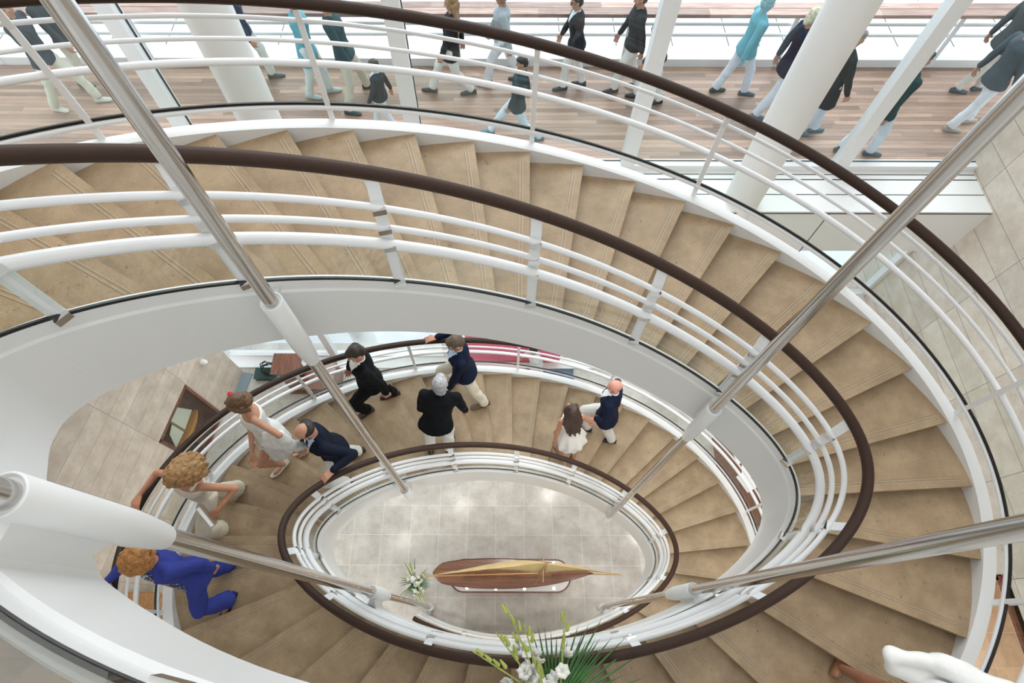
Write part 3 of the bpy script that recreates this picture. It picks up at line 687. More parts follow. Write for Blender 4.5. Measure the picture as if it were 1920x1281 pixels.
    # ---- hair
    st, hc = hair[0], hair[1]; mb = MB(); dsp = .004; hv = .009 if vox < .008 else .012
    E = lambda c, q, R=HR: mb.ell(hp_(*c), [w_ * k for w_ in (q if hasattr(q, '__len__') else (q,) * 3)], R)
    if st == 'short':
        E((0, -.020, .038), (.080, .092, .084)); E((0, -.045, -.015), (.074, .066, .075)); E((0, .035, .075), (.058, .05, .036))
    elif st == 'silver':
        E((0, -.024, .040), (.084, .096, .088)); E((0, -.052, -.02), (.080, .068, .095)); E((0, .03, .082), (.055, .05, .035)); E((0, -.07, -.09), (.055, .035, .045))
    elif st == 'balding':
        E((0, -.050, -.004), (.081, .066, .064))
        for s in (-1, 1): E((s * .060, -.022, .008), (.022, .055, .045))
    elif st == 'long':
        E((0, -.022, .036), (.087, .100, .090)); E((0, -.06, -.04), (.09, .065, .10))
        for i in range(9):
            x = (i - 4) / 4; a = hp_(x * .078, -.055 + .03 * abs(x), -.02); m_ = neck - sp * .02 - fw * (.075 * k) + rt * (x * .105 * k); e = neck - sp * ((.25 + .05 * (i % 3)) * k) - fw * ((.13 - .02 * abs(x)) * k) + rt * (x * .085 * k)
            mb.chain([a, m_, e], [.034 * k, .034 * k, .012 * k], 8)
        for s in (-1, 1): mb.chain([hp_(s * .07, .04, .06), hp_(s * .085, .01, -.03), hp_(s * .085, -.01, -.11)], [.022 * k, .026 * k, .018 * k], 8)
        dsp = .010
    elif st == 'bob':
        E((0, -.018, .038), (.090, .100, .092)); E((0, -.045, -.045), (.094, .075, .085))
        for s in (-1, 1): mb.chain([hp_(s * .03, .07, .085), hp_(s * .082, .045, .03), hp_(s * .092, .02, -.06), hp_(s * .085, .03, -.12)], [.022 * k, .03 * k, .032 * k, .018 * k], 8)
        dsp = .008
    elif st == 'wavy':
        E((0, -.02, .040), (.098, .108, .096))
        for i in range(16):
            a = 2 * pi * i / 16; x, y = sin(a), cos(a)
            if y > .62: continue
            rn = random.uniform(.8, 1.25); p0 = hp_(x * .085, y * .09 - .015, .03); p1 = hp_(x * .125, y * .115 - .02, -.06); p2 = hp_(x * .14 * rn, y * .12 - .035, -.15); p3 = hp_(x * .12 * rn, y * .11 - .02, -.235)
            mb.chain([p0, p1, p2, p3], [.036 * k, .036 * k, .032 * k, .012 * k], 8)
        dsp = .016
    elif st == 'curly':
        rg = random.Random(5)
        for i in range(150):
            z = rg.uniform(-.75, 1); a = rg.uniform(0, 2 * pi); q = sqrt(max(0, 1 - z * z)); x, y = q * cos(a), q * sin(a)
            if y > .55 and z < .35: continue
            mb.ell(hp_(x * .105, y * .118 - .018, z * .115 + .025), rg.uniform(.022, .036) * k, None, 8, 6)
        E((0, -.02, .03), (.095, .105, .105)); dsp = .008
    if mb.v:
        o = mb.build('hair', hairmat(hc), root); remesh(o, hv, 1, dsp, 26)
    if glasses:
        mb = MB()
        for s in (-1, 1):
            pts = [hp_(s * .033 + .022 * cos(a), .100 - .012 * abs(s * .033 + .022 * cos(a)) / .05, .004 + .017 * sin(a)) for a in [2 * pi * i / 10 for i in range(11)]]
            mb.chain(pts, [.0028] * 11, 6); mb.limb(hp_(s * .054, .088, .008), hp_(s * .078, -.005, .005), .0028, .0028, 6)
        mb.limb(hp_(-.011, .103, .006), hp_(.011, .103, .006), .0028, .0028, 6); mb.build('glasses', M['dark'], root)
    P = Person(); P.root = root; P.hp = hp_; P.sh = sh; P.pel = pel; P.neck = neck; P.sp = sp; P.fw = fw; P.rt = rt; P.f = f; P.r = r; P.legs = legs; P.hr = HR; P.k = k
    return P
_ms = {}
def mat_shoe(c):
    if c not in _ms: _ms[c] = mat('shoe_leather_%d' % len(_ms), c, .35, bump=.05)
    return _ms[c]
def attach(P, mb, name, m, **kw):
    o = mb.build(name, m, P.root); return o

def st_uf(u, fr):
    i_, o_ = noseline(u); p = i_.lerp(o_, fr); k = math.ceil((ZREF - znos(u)) / RISE - 1e-6); return V((p.x, p.y, ZREF - k * RISE))
def uphill(u): return -base(u, True)[1]
def railpt(u, outer, lift=.04): return crv(u, outer, 0, 0) + V((0, 0, lift))
GS = 'people walking up the stair'
NAVY = (.009, .014, .036); BLACK = (.007, .008, .010); WHT = (.78, .77, .74); IVORY = (.72, .67, .55); SHB = (.55, .68, .85); DBR = (.055, .028, .018)

# 1 dark suited man
u = 5.70; P = person('man in an all-black suit with short dark hair and brown shoes walking up the stair', [st_uf(5.65, .74), st_uf(5.79, .84)], (-1.61, 2.66, 4.84), uphill(5.7), 1.76,
    look=(-.2, -.35), jacket=BLACK, shirt=(.8, .8, .8), trousers=BLACK, shoe=DBR, hair=('short', (.025, .018, .014)), group=None)
# 2 grey haired man, from behind
P = person('grey-haired man in a black jacket and white trousers seen from behind at the inner handrail', [st_uf(5.80, .22), st_uf(5.90, .20)], (-.68, 2.37, 4.69), (.02, 1), 1.78,
    look=(.1, -.1), jacket=BLACK, hem=.16, trousers=WHT, shoe=DBR, hair=('silver', (.42, .43, .46)), shirt=(.7, .75, .85), swing=.0)
# 3 navy blazer, hand on the outer rail
rp = railpt(5.985, True); tg = base(5.985, True)[1]
P = person('man in a navy blazer and beige trousers reaching for the outer handrail', [st_uf(6.04, .88), st_uf(6.15, .64)], (-.56, 2.98, 4.46), uphill(6.08), 1.78, look=(-.15, -.5),
    hands={'R': (rp + tg * .11 + V((0, 0, .022)), -tg, V((0, 0, -1)), .25)}, jacket=NAVY, shirt=SHB, trousers=IVORY, shoe=(.13, .085, .05), hair=('short', (.11, .075, .05)), glasses=True)
# 4 girl in white top, holding hands with 5
hx_ = V((1.18, 2.44, 3.16))
P4 = person('girl with long dark hair in a white pleated top seen from behind', [st_uf(6.58, .26), st_uf(6.66, .27)], (.85, 2.37, 3.83), (-.25, 1), 1.62, male=False, look=(0, -.1), skin=(.50, .24, .15),
    hands={'R': (hx_, V((.8, .5, -.3)), V((0, .3, 1)), .6)}, top=WHT, hem=-.10, trousers=None, skirt=WHT, hemz=.40, hair=('long', (.055, .028, .018)), shoe=(.45, .25, .17))
# 5 bald man
P = person('bald man in a navy blazer and white trousers holding the hand of the girl', [st_uf(6.66, .62), st_uf(6.80, .60)], (1.41, 2.69, 3.83), uphill(6.75), 1.74, look=(-.25, -.2),
    hands={'L': (hx_ + V((.07, .05, .03)), V((-.7, -.55, -.3)), V((0, -.3, -1)), .7)}, skin=(.60, .30, .23), jacket=NAVY, shirt=(.8, .82, .86), trousers=WHT, shoe=(.02, .02, .025), hair=('none', (.35, .3, .27)))
# 6 woman in white dress
P = person('woman in a white sleeveless dress with brown hair and a red flower', [st_uf(5.18, .66), st_uf(5.29, .66)], (-2.62, 1.98, 5.13), (-.8, -.6), 1.70, male=False, look=(.1, -.6), skin=(.55, .29, .19),
    hands={'L': (V((-2.42, 1.75, 4.62)), V((-.3, -.5, -.2)), V((-.5, .2, -.5)), .6), 'R': (V((-2.66, 1.62, 4.50)), V((.2, -.5, -.5)), V((-.3, -.2, 1)), .7)},
    dress=WHT, hemz=.33, hair=('bob', (.16, .085, .04)), shoe=(.75, .7, .6), heel=True)
mb = MB()
for i in range(5): a = i * 1.26; mb.ell(P.hp(.06 + .015 * cos(a), -.045 + .015 * sin(a), .10), (.018, .018, .012))
attach(P, mb, 'hair_flower', mat('red_flower', (.75, .03, .06), .5))
mb = MB(); q = P.sh['L'][1].lerp(P.sh['L'][2], .5)
for i in range(6): mb.chain([q + V((.03 * (i - 3), .02 * (i % 2), .05)), q + V((.05 * (i - 2.5), -.04, -.10)), q + V((.07 * (i - 2.2), -.05 + .02 * (i % 3), -.30))], [.045, .055, .04], 8)
remesh(attach(P, mb, 'folded_cardigan', cloth((.80, .80, .78), .9)), .010, 2, .012, 16)
# 7 balding man
rp = railpt(5.225, False); tg = base(5.225, False)[1]
P = person('balding man in a dark navy suit jacket and white trousers gripping the inner handrail', [st_uf(5.27, .19), st_uf(5.47, .40)], (-1.95, 1.72, 5.02), (-.75, -.66), 1.76, look=(.05, -.75), skin=(.58, .31, .22),
    hands={'L': (rp + tg * .10 + V((0, .02, .022)), -tg, V((0, 0, -1)), .35)}, jacket=(.010, .014, .028), shirt=SHB, tie=(.02, .02, .05), trousers=WHT, shoe=(.02, .018, .018), hair=('balding', (.035, .025, .02)))
mb = MB(); mb.box(P.pel + P.sp * .36 + P.fw * .155 - P.rt * .10, (.05, .012, .02), 0, .6); attach(P, mb, 'pocket_badge', M['gold'])
# 8 blonde woman
rp = railpt(4.78, True); tg = base(4.78, True)[1]
P = person('wavy-haired blonde woman in ivory with one arm on the outer handrail and a silver clutch', [st_uf(4.75, .76), st_uf(4.98, .80)], (-2.93, 1.20, 5.30), (-.35, -.94), 1.72, male=False, look=(.2, -.75), skin=(.52, .25, .15),
    hands={'R': (rp + tg * .08 + V((0, 0, .022)), -tg, V((0, 0, -1)), .35), 'L': (V((-2.72, .98, 4.86)), V((-.6, -.5, -.2)), V((-.4, .3, -.6)), .5)}, top=IVORY, hem=.14, trousers=IVORY, flare=.03, hair=('wavy', (.40, .22, .085)), shoe=(.6, .52, .4))
cl = MB(); Rm = Matrix.Rotation(.7, 3, 'Z') @ Matrix.Rotation(.5, 3, 'X')
for dx, dd in ((-.008, (.018, .24, .13)), (.012, (.018, .24, .13))): cl.box(V((-2.80, .93, 4.88)) + Rm @ V((dx, 0, 0)), dd, 0, 0, Rm)
cl.box(V((-2.80, .93, 4.88)) + Rm @ V((0, 0, .068)), (.03, .22, .012), 1, 0, Rm)
tag(cl.build('clutch_bag', [mat('silver_leather', (.42, .36, .31), .35, metal=.4), M['chrome']]), 'silver clutch bag held by the blonde woman in ivory', 'bag')
# 9 woman in blue
rp = railpt(4.45, True); tg = base(4.45, True)[1]
m_, nt_, b_ = _nt('blue_woven_blouse'); ck = N(nt_, 'ShaderNodeTexVoronoi', Scale=60.); rr_ = N(nt_, 'ShaderNodeValToRGB')
rr_.color_ramp.elements[0].color = (.01, .015, .06, 1); rr_.color_ramp.elements[1].color = (.45, .5, .6, 1); rr_.color_ramp.elements[0].position = .45; rr_.color_ramp.elements[1].position = .8
tc_ = N(nt_, 'ShaderNodeTexCoord'); nt_.links.new(tc_.outputs['Object'], ck.inputs['Vector']); nt_.links.new(ck.outputs['Distance'], rr_.inputs['Fac']); nt_.links.new(rr_.outputs['Color'], b_.inputs['Base Color'])
BLU = (.045, .062, .30)
P = person('woman in a royal blue trouser suit with curly orange hair holding the outer handrail', [st_uf(4.36, .64), st_uf(4.55, .62)], (-2.90, .46, 5.58), (-.45, -.89), 1.70, male=False, look=(.45, -.45), skin=(.56, .28, .19),
    hands={'R': (rp + tg * .10 + V((0, 0, .022)), -tg, V((0, 0, -1)), .35)}, jacket=BLU, hem=.20, trousers=BLU, flare=.02, hair=('curly', (.46, .20, .055)), shoe='sandal', glasses=True, open_front=m_)
# 10 partly visible person at the lower right
P = person('person in a white jacket at the lower right edge, mostly outside the picture', [st_uf(2.23, .62), st_uf(2.40, .88)], (2.98, -.58, 7.10), uphill(2.3), 1.72, male=False, look=(0, -.2), skin=(.34, .15, .09),
    hands={'L': (V((2.48, -.26, 6.32)), V((-.25, -.1, -1)), V((.3, .9, 0)), .7)},
    jacket=(.82, .83, .82), hem=.25, skirt=(.8, .8, .78), hemz=.45, hair=('short', (.05, .03, .02)), shoe=(.35, .17, .09))

mb = MB()
for a, b, q in (((2.36, -.15, 6.47), (2.62, -.20, 6.52), .05), ((2.62, -.20, 6.52), (2.92, -.36, 6.60), .085), ((2.40, -.22, 6.42), (2.70, -.30, 6.44), .06), ((2.70, -.30, 6.44), (2.95, -.48, 6.5), .09), ((2.36, -.15, 6.47), (2.40, -.22, 6.42), .045)): mb.limb(V(a), V(b), q * .9, q)
remesh(attach(P, mb, 'draped_shawl', cloth((.82, .83, .82), .85)), .011, 3, .016, 9)

# people on the deck, seen through the tall glazing
def deck(label, a, b, hd, hh, f, h, **kw):
    kw.setdefault('vox', .0105)
    return person(label, [(a[0], a[1], ZD), (b[0], b[1], ZD)], (hd[0], hd[1], ZD + hh), f, h, **kw)
TEAL = (.07, .095, .11); REFL_CYAN = (.16, .42, .50); L_ = (-1, 0); Rr = (1, 0)  # cyan tone: ghost reflections of the glazing painted into clothes, hair and skin
deck('person in dark jacket and cream trousers on the deck, leftmost of all', (-7.17, 7.4), (-6.55, 7.62), (-6.84, 7.55), 1.62, Rr, 1.74, jacket=(.045, .055, .065), trousers=(.72, .70, .58), shoe=(.7, .68, .6), hair=('short', (.2, .14, .1)))
deck('person in a dark jacket walking on the deck behind the one at the far left', (-6.95, 7.98), (-6.45, 8.05), (-6.75, 8.0), 1.6, Rr, 1.72, jacket=(.04, .05, .055), trousers=(.72, .70, .6), shoe=(.1, .1, .1))
deck('person in a dark blue jacket half hidden behind the left column', (-4.25, 8.1), (-3.85, 8.2), (-4.0, 8.15), 1.58, Rr, 1.70, jacket=(.03, .045, .08), trousers=(.7, .7, .66), shoe=(.03, .05, .05))
deck('person in a long coat painted with a cyan glass reflection right of the left column', (-3.15, 7.72), (-2.85, 7.86), (-2.95, 7.78), 1.56, Rr, 1.68, jacket=REFL_CYAN, hem=.55, trousers=(.75, .8, .8), male=False, shoe=(.5, .6, .6), hair=('short', (.2, .13, .09)))
deck('person in a dark green jacket and beige trousers beside the long coat with the painted cyan reflection', (-2.47, 7.35), (-2.25, 7.95), (-2.46, 7.65), 1.6, Rr, 1.72, jacket=(.035, .075, .085), trousers=(.66, .62, .52), shoe=(.02, .04, .045))
deck('small child in a dark jacket beside the second window post', (-1.98, 7.03), (-1.70, 6.98), (-1.82, 7.02), 1.14, L_, 1.25, jacket=(.03, .04, .055), shirt=(.6, .75, .85), trousers=(.75, .8, .85), hair=('short', (.06, .045, .04)))
deck('woman with long light brown hair, black jacket and white trousers on the deck', (-1.16, 7.87), (-.52, 7.83), (-.75, 7.86), 1.50, L_, 1.66, male=False, jacket=(.02, .022, .024), hem=.3, trousers=WHT, shoe=(.04, .04, .03), hair=('long', (.34, .18, .08)))
deck('curly-haired woman in a light grey jacket and white jeans on the deck', (-.26, 8.05), (.26, 8.15), (-.04, 8.08), 1.46, L_, 1.62, male=False, jacket=(.42, .46, .50), trousers=(.8, .82, .88), shoe=(.05, .05, .05), hair=('curly', (.36, .22, .12)))
deck('running child in a dark teal jacket and white trousers, nearest the glass', (-.2, 6.93), (.57, 6.79), (.25, 6.86), 1.30, L_, 1.42, jacket=(.025, .05, .06), trousers=(.7, .8, .9), shoe=(.1, .25, .3), hair=('short', (.02, .02, .02)))
deck('boy with glasses in a dark blazer and white trousers in mid step on the deck', (.98, 7.93), (1.3, 8.05), (1.05, 8.0), 1.43, L_, 1.55, jacket=(.028, .030, .036), shirt=(.7, .75, .8), trousers=WHT, shoe=(.03, .04, .05), hair=('short', (.05, .035, .03)), glasses=True)
deck('boy in a dark blazer walking just behind the fair-haired boy', (1.81, 7.88), (2.2, 8.0), (1.95, 7.97), 1.50, L_, 1.62, jacket=(.03, .032, .038), trousers=WHT, shoe=(.015, .015, .02), hair=('short', (.08, .05, .035)))
deck('fair-haired boy in a dark blazer by the third window post', (2.17, 7.75), (2.51, 7.62), (2.24, 7.72), 1.48, L_, 1.60, jacket=(.032, .034, .04), shirt=(.6, .68, .8), trousers=WHT, shoe=(.015, .015, .02), hair=('short', (.42, .24, .11)))
deck('person in white trousers, cyan glass reflection painted into jacket, hair and skin, left of the right column', (3.47, 7.89), (3.93, 7.82), (3.72, 7.84), 1.52, Rr, 1.66, jacket=REFL_CYAN, hem=.22, trousers=(.75, .8, .9), shoe=(.02, .06, .07), hair=('short', (.3, .55, .6)), skin=(.3, .5, .55))
deck('white-haired person in a navy jacket partly behind the right column', (4.0, 7.28), (4.45, 7.5), (4.22, 7.38), 1.62, Rr, 1.74, jacket=(.022, .028, .05), hem=.25, trousers=(.72, .76, .85), shoe=(.12, .16, .2), hair=('silver', (.75, .68, .5)))
deck('person in a long dark coat just right of the right column', (4.6, 6.93), (4.86, 6.98), (4.70, 6.98), 1.60, Rr, 1.72, jacket=(.022, .026, .028), hem=.6, trousers=(.7, .75, .85), shoe=(.08, .14, .17), hair=('short', (.3, .26, .22)))
P = deck('person in a dark green jacket and white trousers beside the rightmost window post', (5.6, 6.5), (5.18, 6.58), (5.42, 6.54), 1.62, Rr, 1.74, jacket=(.014, .055, .058), hem=.24, trousers=(.74, .78, .86), shoe=(.06, .10, .12), hair=('short', (.05, .05, .05)))
deck('person in a grey jacket and white trousers at the right edge of the deck', (7.01, 7.02), (7.35, 7.2), (7.13, 7.15), 1.62, Rr, 1.74, jacket=(.07, .095, .115), hem=.24, trousers=(.76, .78, .84), shoe=(.35, .34, .28), hair=('short', (.2, .18, .16)))
deck('person in grey jacket and beige trousers behind another grey jacket at the right', (7.44, 7.9), (7.8, 7.95), (7.62, 7.92), 1.60, Rr, 1.72, jacket=(.075, .09, .10), hem=.24, trousers=(.62, .60, .54), shoe=(.03, .07, .09), hair=('short', (.2, .18, .16)))
person('dark-haired person in a white shirt standing on the blue carpet', [(.58, 4.42, .01), (.74, 4.46, .01)], (.55, 4.46, 1.2), (-1, -.2), 1.36, jacket=(.72, .78, .84), hem=.16, trousers=(.75, .78, .82), hair=('short', (.02, .016, .014)), vox=.009)
# ------------------------------------------------------------------ model yacht on its plinth
def rrect(cx, cy, w, d, r, n=8):
    return [V((cx + sx * (w / 2 - r) + r * cos(a), cy + sy * (d / 2 - r) + r * sin(a), 0)) for sx, sy, a0 in ((1, 1, 0), (-1, 1, 90), (-1, -1, 180), (1, -1, 270)) for a in [radians(a0 + 90 * i / n) for i in range(n + 1)]]
def prism(mb, ring, z0, z1, mi=0): return mb.loft([[p + V((0, 0, z0)) for p in ring], [p + V((0, 0, z1)) for p in ring]], mi, False)
pl = empty('display_plinth', (.13, .73, 0), 'white display plinth with brown rim and rounded ends under the model yacht', 'plinth')
prism(MB(), rrect(.13, .73, 1.90, .44, .2), 0, .50).build('base', M['mahz'], pl)
prism(MB(), rrect(.13, .73, 1.97, .51, .24), .50, .55).build('rim', M['mah'], pl)
prism(MB(), rrect(.13, .73, 1.92, .46, .22), .545, .556).build('top', M['white'], pl)
for x, y in ((-.56, .545), (-.10, .535), (.36, .535), (.83, .545), (.84, .915)):
    lo = empty('spot_lamp', (x, y, .556), 'small glowing warm spot lamp sunk in the white plinth top', 'lamp', 'spot lamps around the model yacht')
    MB().cyl((x, y, .550), (x, y, .562), .030, n=20).build('bezel', M['chrome'], lo); MB().cyl((x, y, .560), (x, y, .5635), .021, n=16).build('bulb', M['lamp'], lo)
yt = empty('model_yacht', (.14, .73, .556), 'large varnished wooden model yacht with cream sails on the white plinth', 'model boat')
X0, X1 = -1.08, 1.42
def beam(t):
    b = sqrt(max(0, 1 - ((.38 - t) / .44) ** 2)) if t < .38 else max(0, 1 - ((t - .38) / .62) ** 2.3)
    return .225 * b * sqrt(min(1, t / .05 + .02))
mb = MB(); R_ = []
for i in range(33):
    t = i / 32; x = X0 + (X1 - X0) * t; b = max(.004, beam(t) if t < .985 else .006); sh_ = .86 + .06 * (2 * t - .9) ** 2; dp = .22 * sin(pi * min(1, .08 + t * .9)) ** .8
    R_.append([V((x, .74 + b * cos(a) * (abs(cos(a)) ** -.35 if abs(cos(a)) > .05 else 1), sh_ + (-.008 if sin(a) > 0 else 0) * 1 - dp * max(0, -sin(a)))) for a in [2 * pi * j / 24 for j in range(24)]])
mb.loft(R_).build('hull', M['mah'], yt)
m_ = wood('striped_teak_deck', (.10, .035, .018), (.30, .125, .06), .3, (.6, 40, 1), coat=.5)
mb = MB(); up = []; 
for i in range(31):
    t = .01 + .965 * i / 30; x = X0 + (X1 - X0) * t; b = beam(t) * .93; z = .866 + .06 * (2 * t - .9) ** 2
    up.append([V((x, .74 + b * q, z + .010 * (1 - q * q))) for q in (-1, -.6, -.2, .2, .6, 1)] + [V((x, .74 + b * q, z - .01)) for q in (1, -1)])
mb.loft(up, 0, False).build('deck', m_, yt)
mb = MB()
for x, w, l in ((-.35, .12, .5), (.2, .10, .2), (.85, .08, .16)):
    prism(mb, [p for p in rrect(x, .74, l, w, .02)], .87, .92)
    mb.build('cabin', M['mahz'], yt); mb = MB()
MB().chain([V((.57, .735, .86)), V((.60, .745, 2.6))], [.016, .008], 8).build('mast', M['gold'], yt)
MB().chain([V((-1.2, .685, 1.02)), V((.56, .735, 1.0))], [.009, .012], 8).build('boom', M['gold'], yt)
MB().chain([V((1.35, .735, .90)), V((1.86, .72, .93))], [.012, .007], 8).build('bowsprit', M['gold'], yt)
MB().limb(V((.58, .56, 1.75)), V((.60, .93, 1.75)), .007, .007, 6).build('spreader', M['gold'], yt)
def sail(nm, A, B, C, belly, n=10):
    A, B, C = V(A), V(B), V(C); top = []; 
    for i in range(n + 1):
        t = i / n; L0, L1 = A.lerp(C, t), B.lerp(C, t); row = []
        for j in range(n + 1): s_ = j / n; p = L0.lerp(L1, s_); row.append(p + V((0, belly * sin(pi * s_) * (1 - t) * (.4 + t * 2.2), 0)))
        top.append(row)
    vs = [p for r_ in top for p in r_] + [p + V((0, .004, .002)) for r_ in top for p in r_]; m = n + 1; o = m * m; fs = []
    for i in range(n):
        for j in range(n): a = i * m + j; fs += [(a, a + 1, a + m + 1, a + m), (o + a + m, o + a + m + 1, o + a + 1, o + a)]
    for i in range(n): fs += [(i * m, (i + 1) * m, o + (i + 1) * m, o + i * m), (i * m + n, o + i * m + n, o + (i + 1) * m + n, (i + 1) * m + n), (i, o + i, o + i + 1, i + 1)]
    mb = MB(); mb.add(vs, fs, 0, True); return mb.build(nm, M['cream'], yt)
sail('mainsail', (-1.17, .69, 1.03), (.55, .735, 1.04), (.585, .742, 2.5), .14); sail('jib', (1.82, .722, .95), (.66, .735, 1.02), (.60, .744, 2.35), .09)
mb = MB()
for y in (.56, .92): mb.limb(V((.5, y, .87)), V((.60, .745, 2.5)), .003, .003, 5)
mb.limb(V((-1.05, .74, .93)), V((.60, .745, 2.55)), .003, .003, 5); mb.build('rigging', M['gold'], yt)
for x in (-.5, .55): MB().box((x, .74, .60), (.10, .26, .10)).build('cradle', M['mahz'], yt)

# ------------------------------------------------------------------ flowers
def spike(mb, p, d, n, s, rg):
    d = d.normalized(); q = p.copy()
    for i in range(n):
        t = i / n; side = d.orthogonal().normalized(); side.rotate(Quaternion(d, rg.uniform(0, 6.28))); c = q + side * (.035 * s * (1 - t * .7))
        if t < .6:
            ax = (side * .8 + d * .6).normalized(); u_ = ax.orthogonal().normalized()
            for k in range(6):
                w = u_.copy(); w.rotate(Quaternion(ax, k * 1.047)); tip = c + ax * (.03 * s) + w * (.040 * s * (1 - .3 * t)); sd = ax.cross(w) * (.022 * s)
                m1 = c + ax * .018 * s + w * .02 * s
                mb.add([c, m1 + sd, tip + ax * .004 * s, m1 - sd, c + ax * .004, m1 + sd + ax * .004, tip + ax * .008 * s, m1 - sd + ax * .004], [(0, 1, 2, 3), (7, 6, 5, 4), (0, 4, 5, 1), (1, 5, 6, 2), (2, 6, 7, 3), (3, 7, 4, 0)], 0, True)
        else: mb.limb(c, c + (side * .3 + d) * (.035 * s), .010 * s, .005 * s, 6, 1)
        q = q + d * (.045 * s)
    mb.limb(p - d * .3 * s, q, .006 * s, .003 * s, 6, 1)
def blade(mb, a, d, L, w, droop):
    d = d.normalized(); s_ = d.cross(V((0, 0, 1))); s_ = s_.normalized() if s_.length > .01 else V((1, 0, 0)); rg = []
    for i in range(6):
        t = i / 5; p = a + d * (L * t) - V((0, 0, droop * t * t)); ww = w * (1 - t) ** .6 * (.5 + min(1, t * 3) * .5); nn = s_.cross(d) * .0015
        rg.append([p + s_ * ww + nn, p + nn * 2.5, p - s_ * ww + nn, p - s_ * ww - nn, p + s_ * ww - nn])
    mb.loft(rg, 0, True)
def bouquet(label, base_, hgt, top_, s, spikes, fans, seed, vase):
    rg = random.Random(seed); r = empty('flower_arrangement', base_, label, 'flowers'); b = V(base_); t = V(top_)
    mb = MB(); n = 24; prof = [(0, .09), (.02, .10), (hgt * .5, .08), (hgt * .9, .085), (hgt, .10), (hgt - .01, .085), (hgt * .5, .06)]
    mb.loft([[b + V((q * s * cos(2 * pi * i / n), q * s * sin(2 * pi * i / n), z)) for i in range(n)] for z, q in prof]); mb.build('vase', vase, r)
    mb = MB(); mb.chain([b + V((0, 0, hgt * .7)), b + V((0, 0, hgt)), t], [.05 * s, .06 * s, .075 * s], 10); mb.build('greenery', M['leafd'], r)
    for d, n_ in spikes:
        mb = MB(); spike(mb, t + V((rg.uniform(-.03, .03), rg.uniform(-.03, .03), 0)) * s, V(d), n_, s, rg); mb.build('gladiolus_stem', [M['petal'], M['bud']], r)
    for d, spread, n_, L in fans:
        mb = MB(); d = V(d).normalized(); ax = V((0, 0, 1)) if abs(d.z) < .7 else V((0, -1, 0))
        for i in range(n_):
            w = d.copy(); w.rotate(Quaternion(ax, spread * (i / (n_ - 1) - .5))); blade(mb, t + w * .03, w, L * s * rg.uniform(.8, 1.05), .009 * s, .05 * s)
        mb.build('palm_leaf', M['leaf'], r)
    return r
M['vase'] = mat('pale_glass_vase', (.75, .82, .80), .1)
bouquet('white gladioli and palm leaves in a vase on the floor beside the model yacht', (-1.36, .62, 0), .55, (-1.36, .62, .82), 1.0,
        [((-.1, .5, .5), 7), ((-.35, .15, .6), 6), ((.2, .05, .8), 7), ((.35, .3, .4), 6), ((.45, -.75, .3), 9), ((.3, -.9, .3), 8)],
        [((.7, .1, .25), 1.3, 12, .26), ((-.1, -.9, .2), 1.4, 14, .30), ((-.3, .9, .3), .5, 3, .34), ((-.9, 0, .1), .5, 4, .26)], 3, M['vase'])
tz = st_uf(3.10, .20)
bouquet('big arrangement of white gladioli and palm fronds at the bottom edge, beside the inner handrail', (.38, -.58, tz.z), .75, (.33, -.47, 6.12), 1.40,
        [((-.75, .45, .4), 10), ((-.5, .6, .5), 10), ((-.2, .6, .5), 10), ((.05, .75, .35), 10), ((-.35, .75, .3), 11), ((.05, .3, .9), 8), ((-.65, .3, .7), 9), ((-.15, .45, .8), 9)],
        [((.25, .9, .2), 1.1, 13, .34), ((.85, .45, .15), 1.2, 13, .42), ((.6, -.2, .4), 1.0, 9, .34)], 8, M['vase'])

# ------------------------------------------------------------------ ground floor furniture
d = empty('lectern_desk', (-3.98, 4.28, 0), 'dark mahogany pedestal desk by the lower window on the left', 'desk')
MB().box((-3.98, 4.30, .935), (.53, .42, .03)).build('desk_top', M['mah'], d); MB().box((-3.96, 4.26, .46), (.34, .30, .92)).build('pedestal', M['mahz'], d); MB().box((-3.96, 4.26, .03), (.44, .38, .06)).build('plinth', M['mahz'], d)
d = empty('low_cabinet', (-3.45, 4.2, 0), 'lower mahogany side cabinet right of the pedestal desk', 'cabinet')
MB().box((-3.44, 4.22, .32), (.52, .56, .60)).build('body', M['mahz'], d); MB().box((-3.44, 4.22, .635), (.56, .60, .03)).build('cabinet_top', M['mah'], d)
for i in (0, 1): q = MB().box((-3.57 + .26 * i, 3.935, .32), (.235, .015, .52)).build('door', M['mah'], d); MB().cyl((-3.48 + .08 * i, 3.915, .36), (-3.48 + .08 * i, 3.915, .42), .008).build('handle', M['chrome'], q)
c = empty('equipment_case', (-4.70, 4.46, 0), 'dark green equipment case on the floor left of the pedestal desk', 'case')
MB().box((-4.70, 4.46, .07), (.40, .22, .12)).build('body', M['green'], c); MB().box((-4.70, 4.46, .14), (.42, .24, .02)).build('lid', M['green'], c); MB().chain([V((-4.8, 4.35, .15)), V((-4.8, 4.33, .17)), V((-4.6, 4.33, .17)), V((-4.6, 4.35, .15))], [.008] * 4, 8).build('handle', M['dark'], c)
mb = MB(); rg = random.Random(2); pts = []
for i in range(70): a = i * .55; pts.append(V((-4.63 + (.12 + .03 * sin(i * 1.7)) * cos(a) * 1.1, 4.53 + (.10 + .03 * cos(i * 2.1)) * sin(a), .17 + .07 * (i % 9) / 9 + .10 * max(0, sin(a * .13)))))
tag(mb.chain(pts, [.009] * 70, 6).build('cable_coil', M['dark']), 'tangle of black cable lying on the dark green case', 'cable')
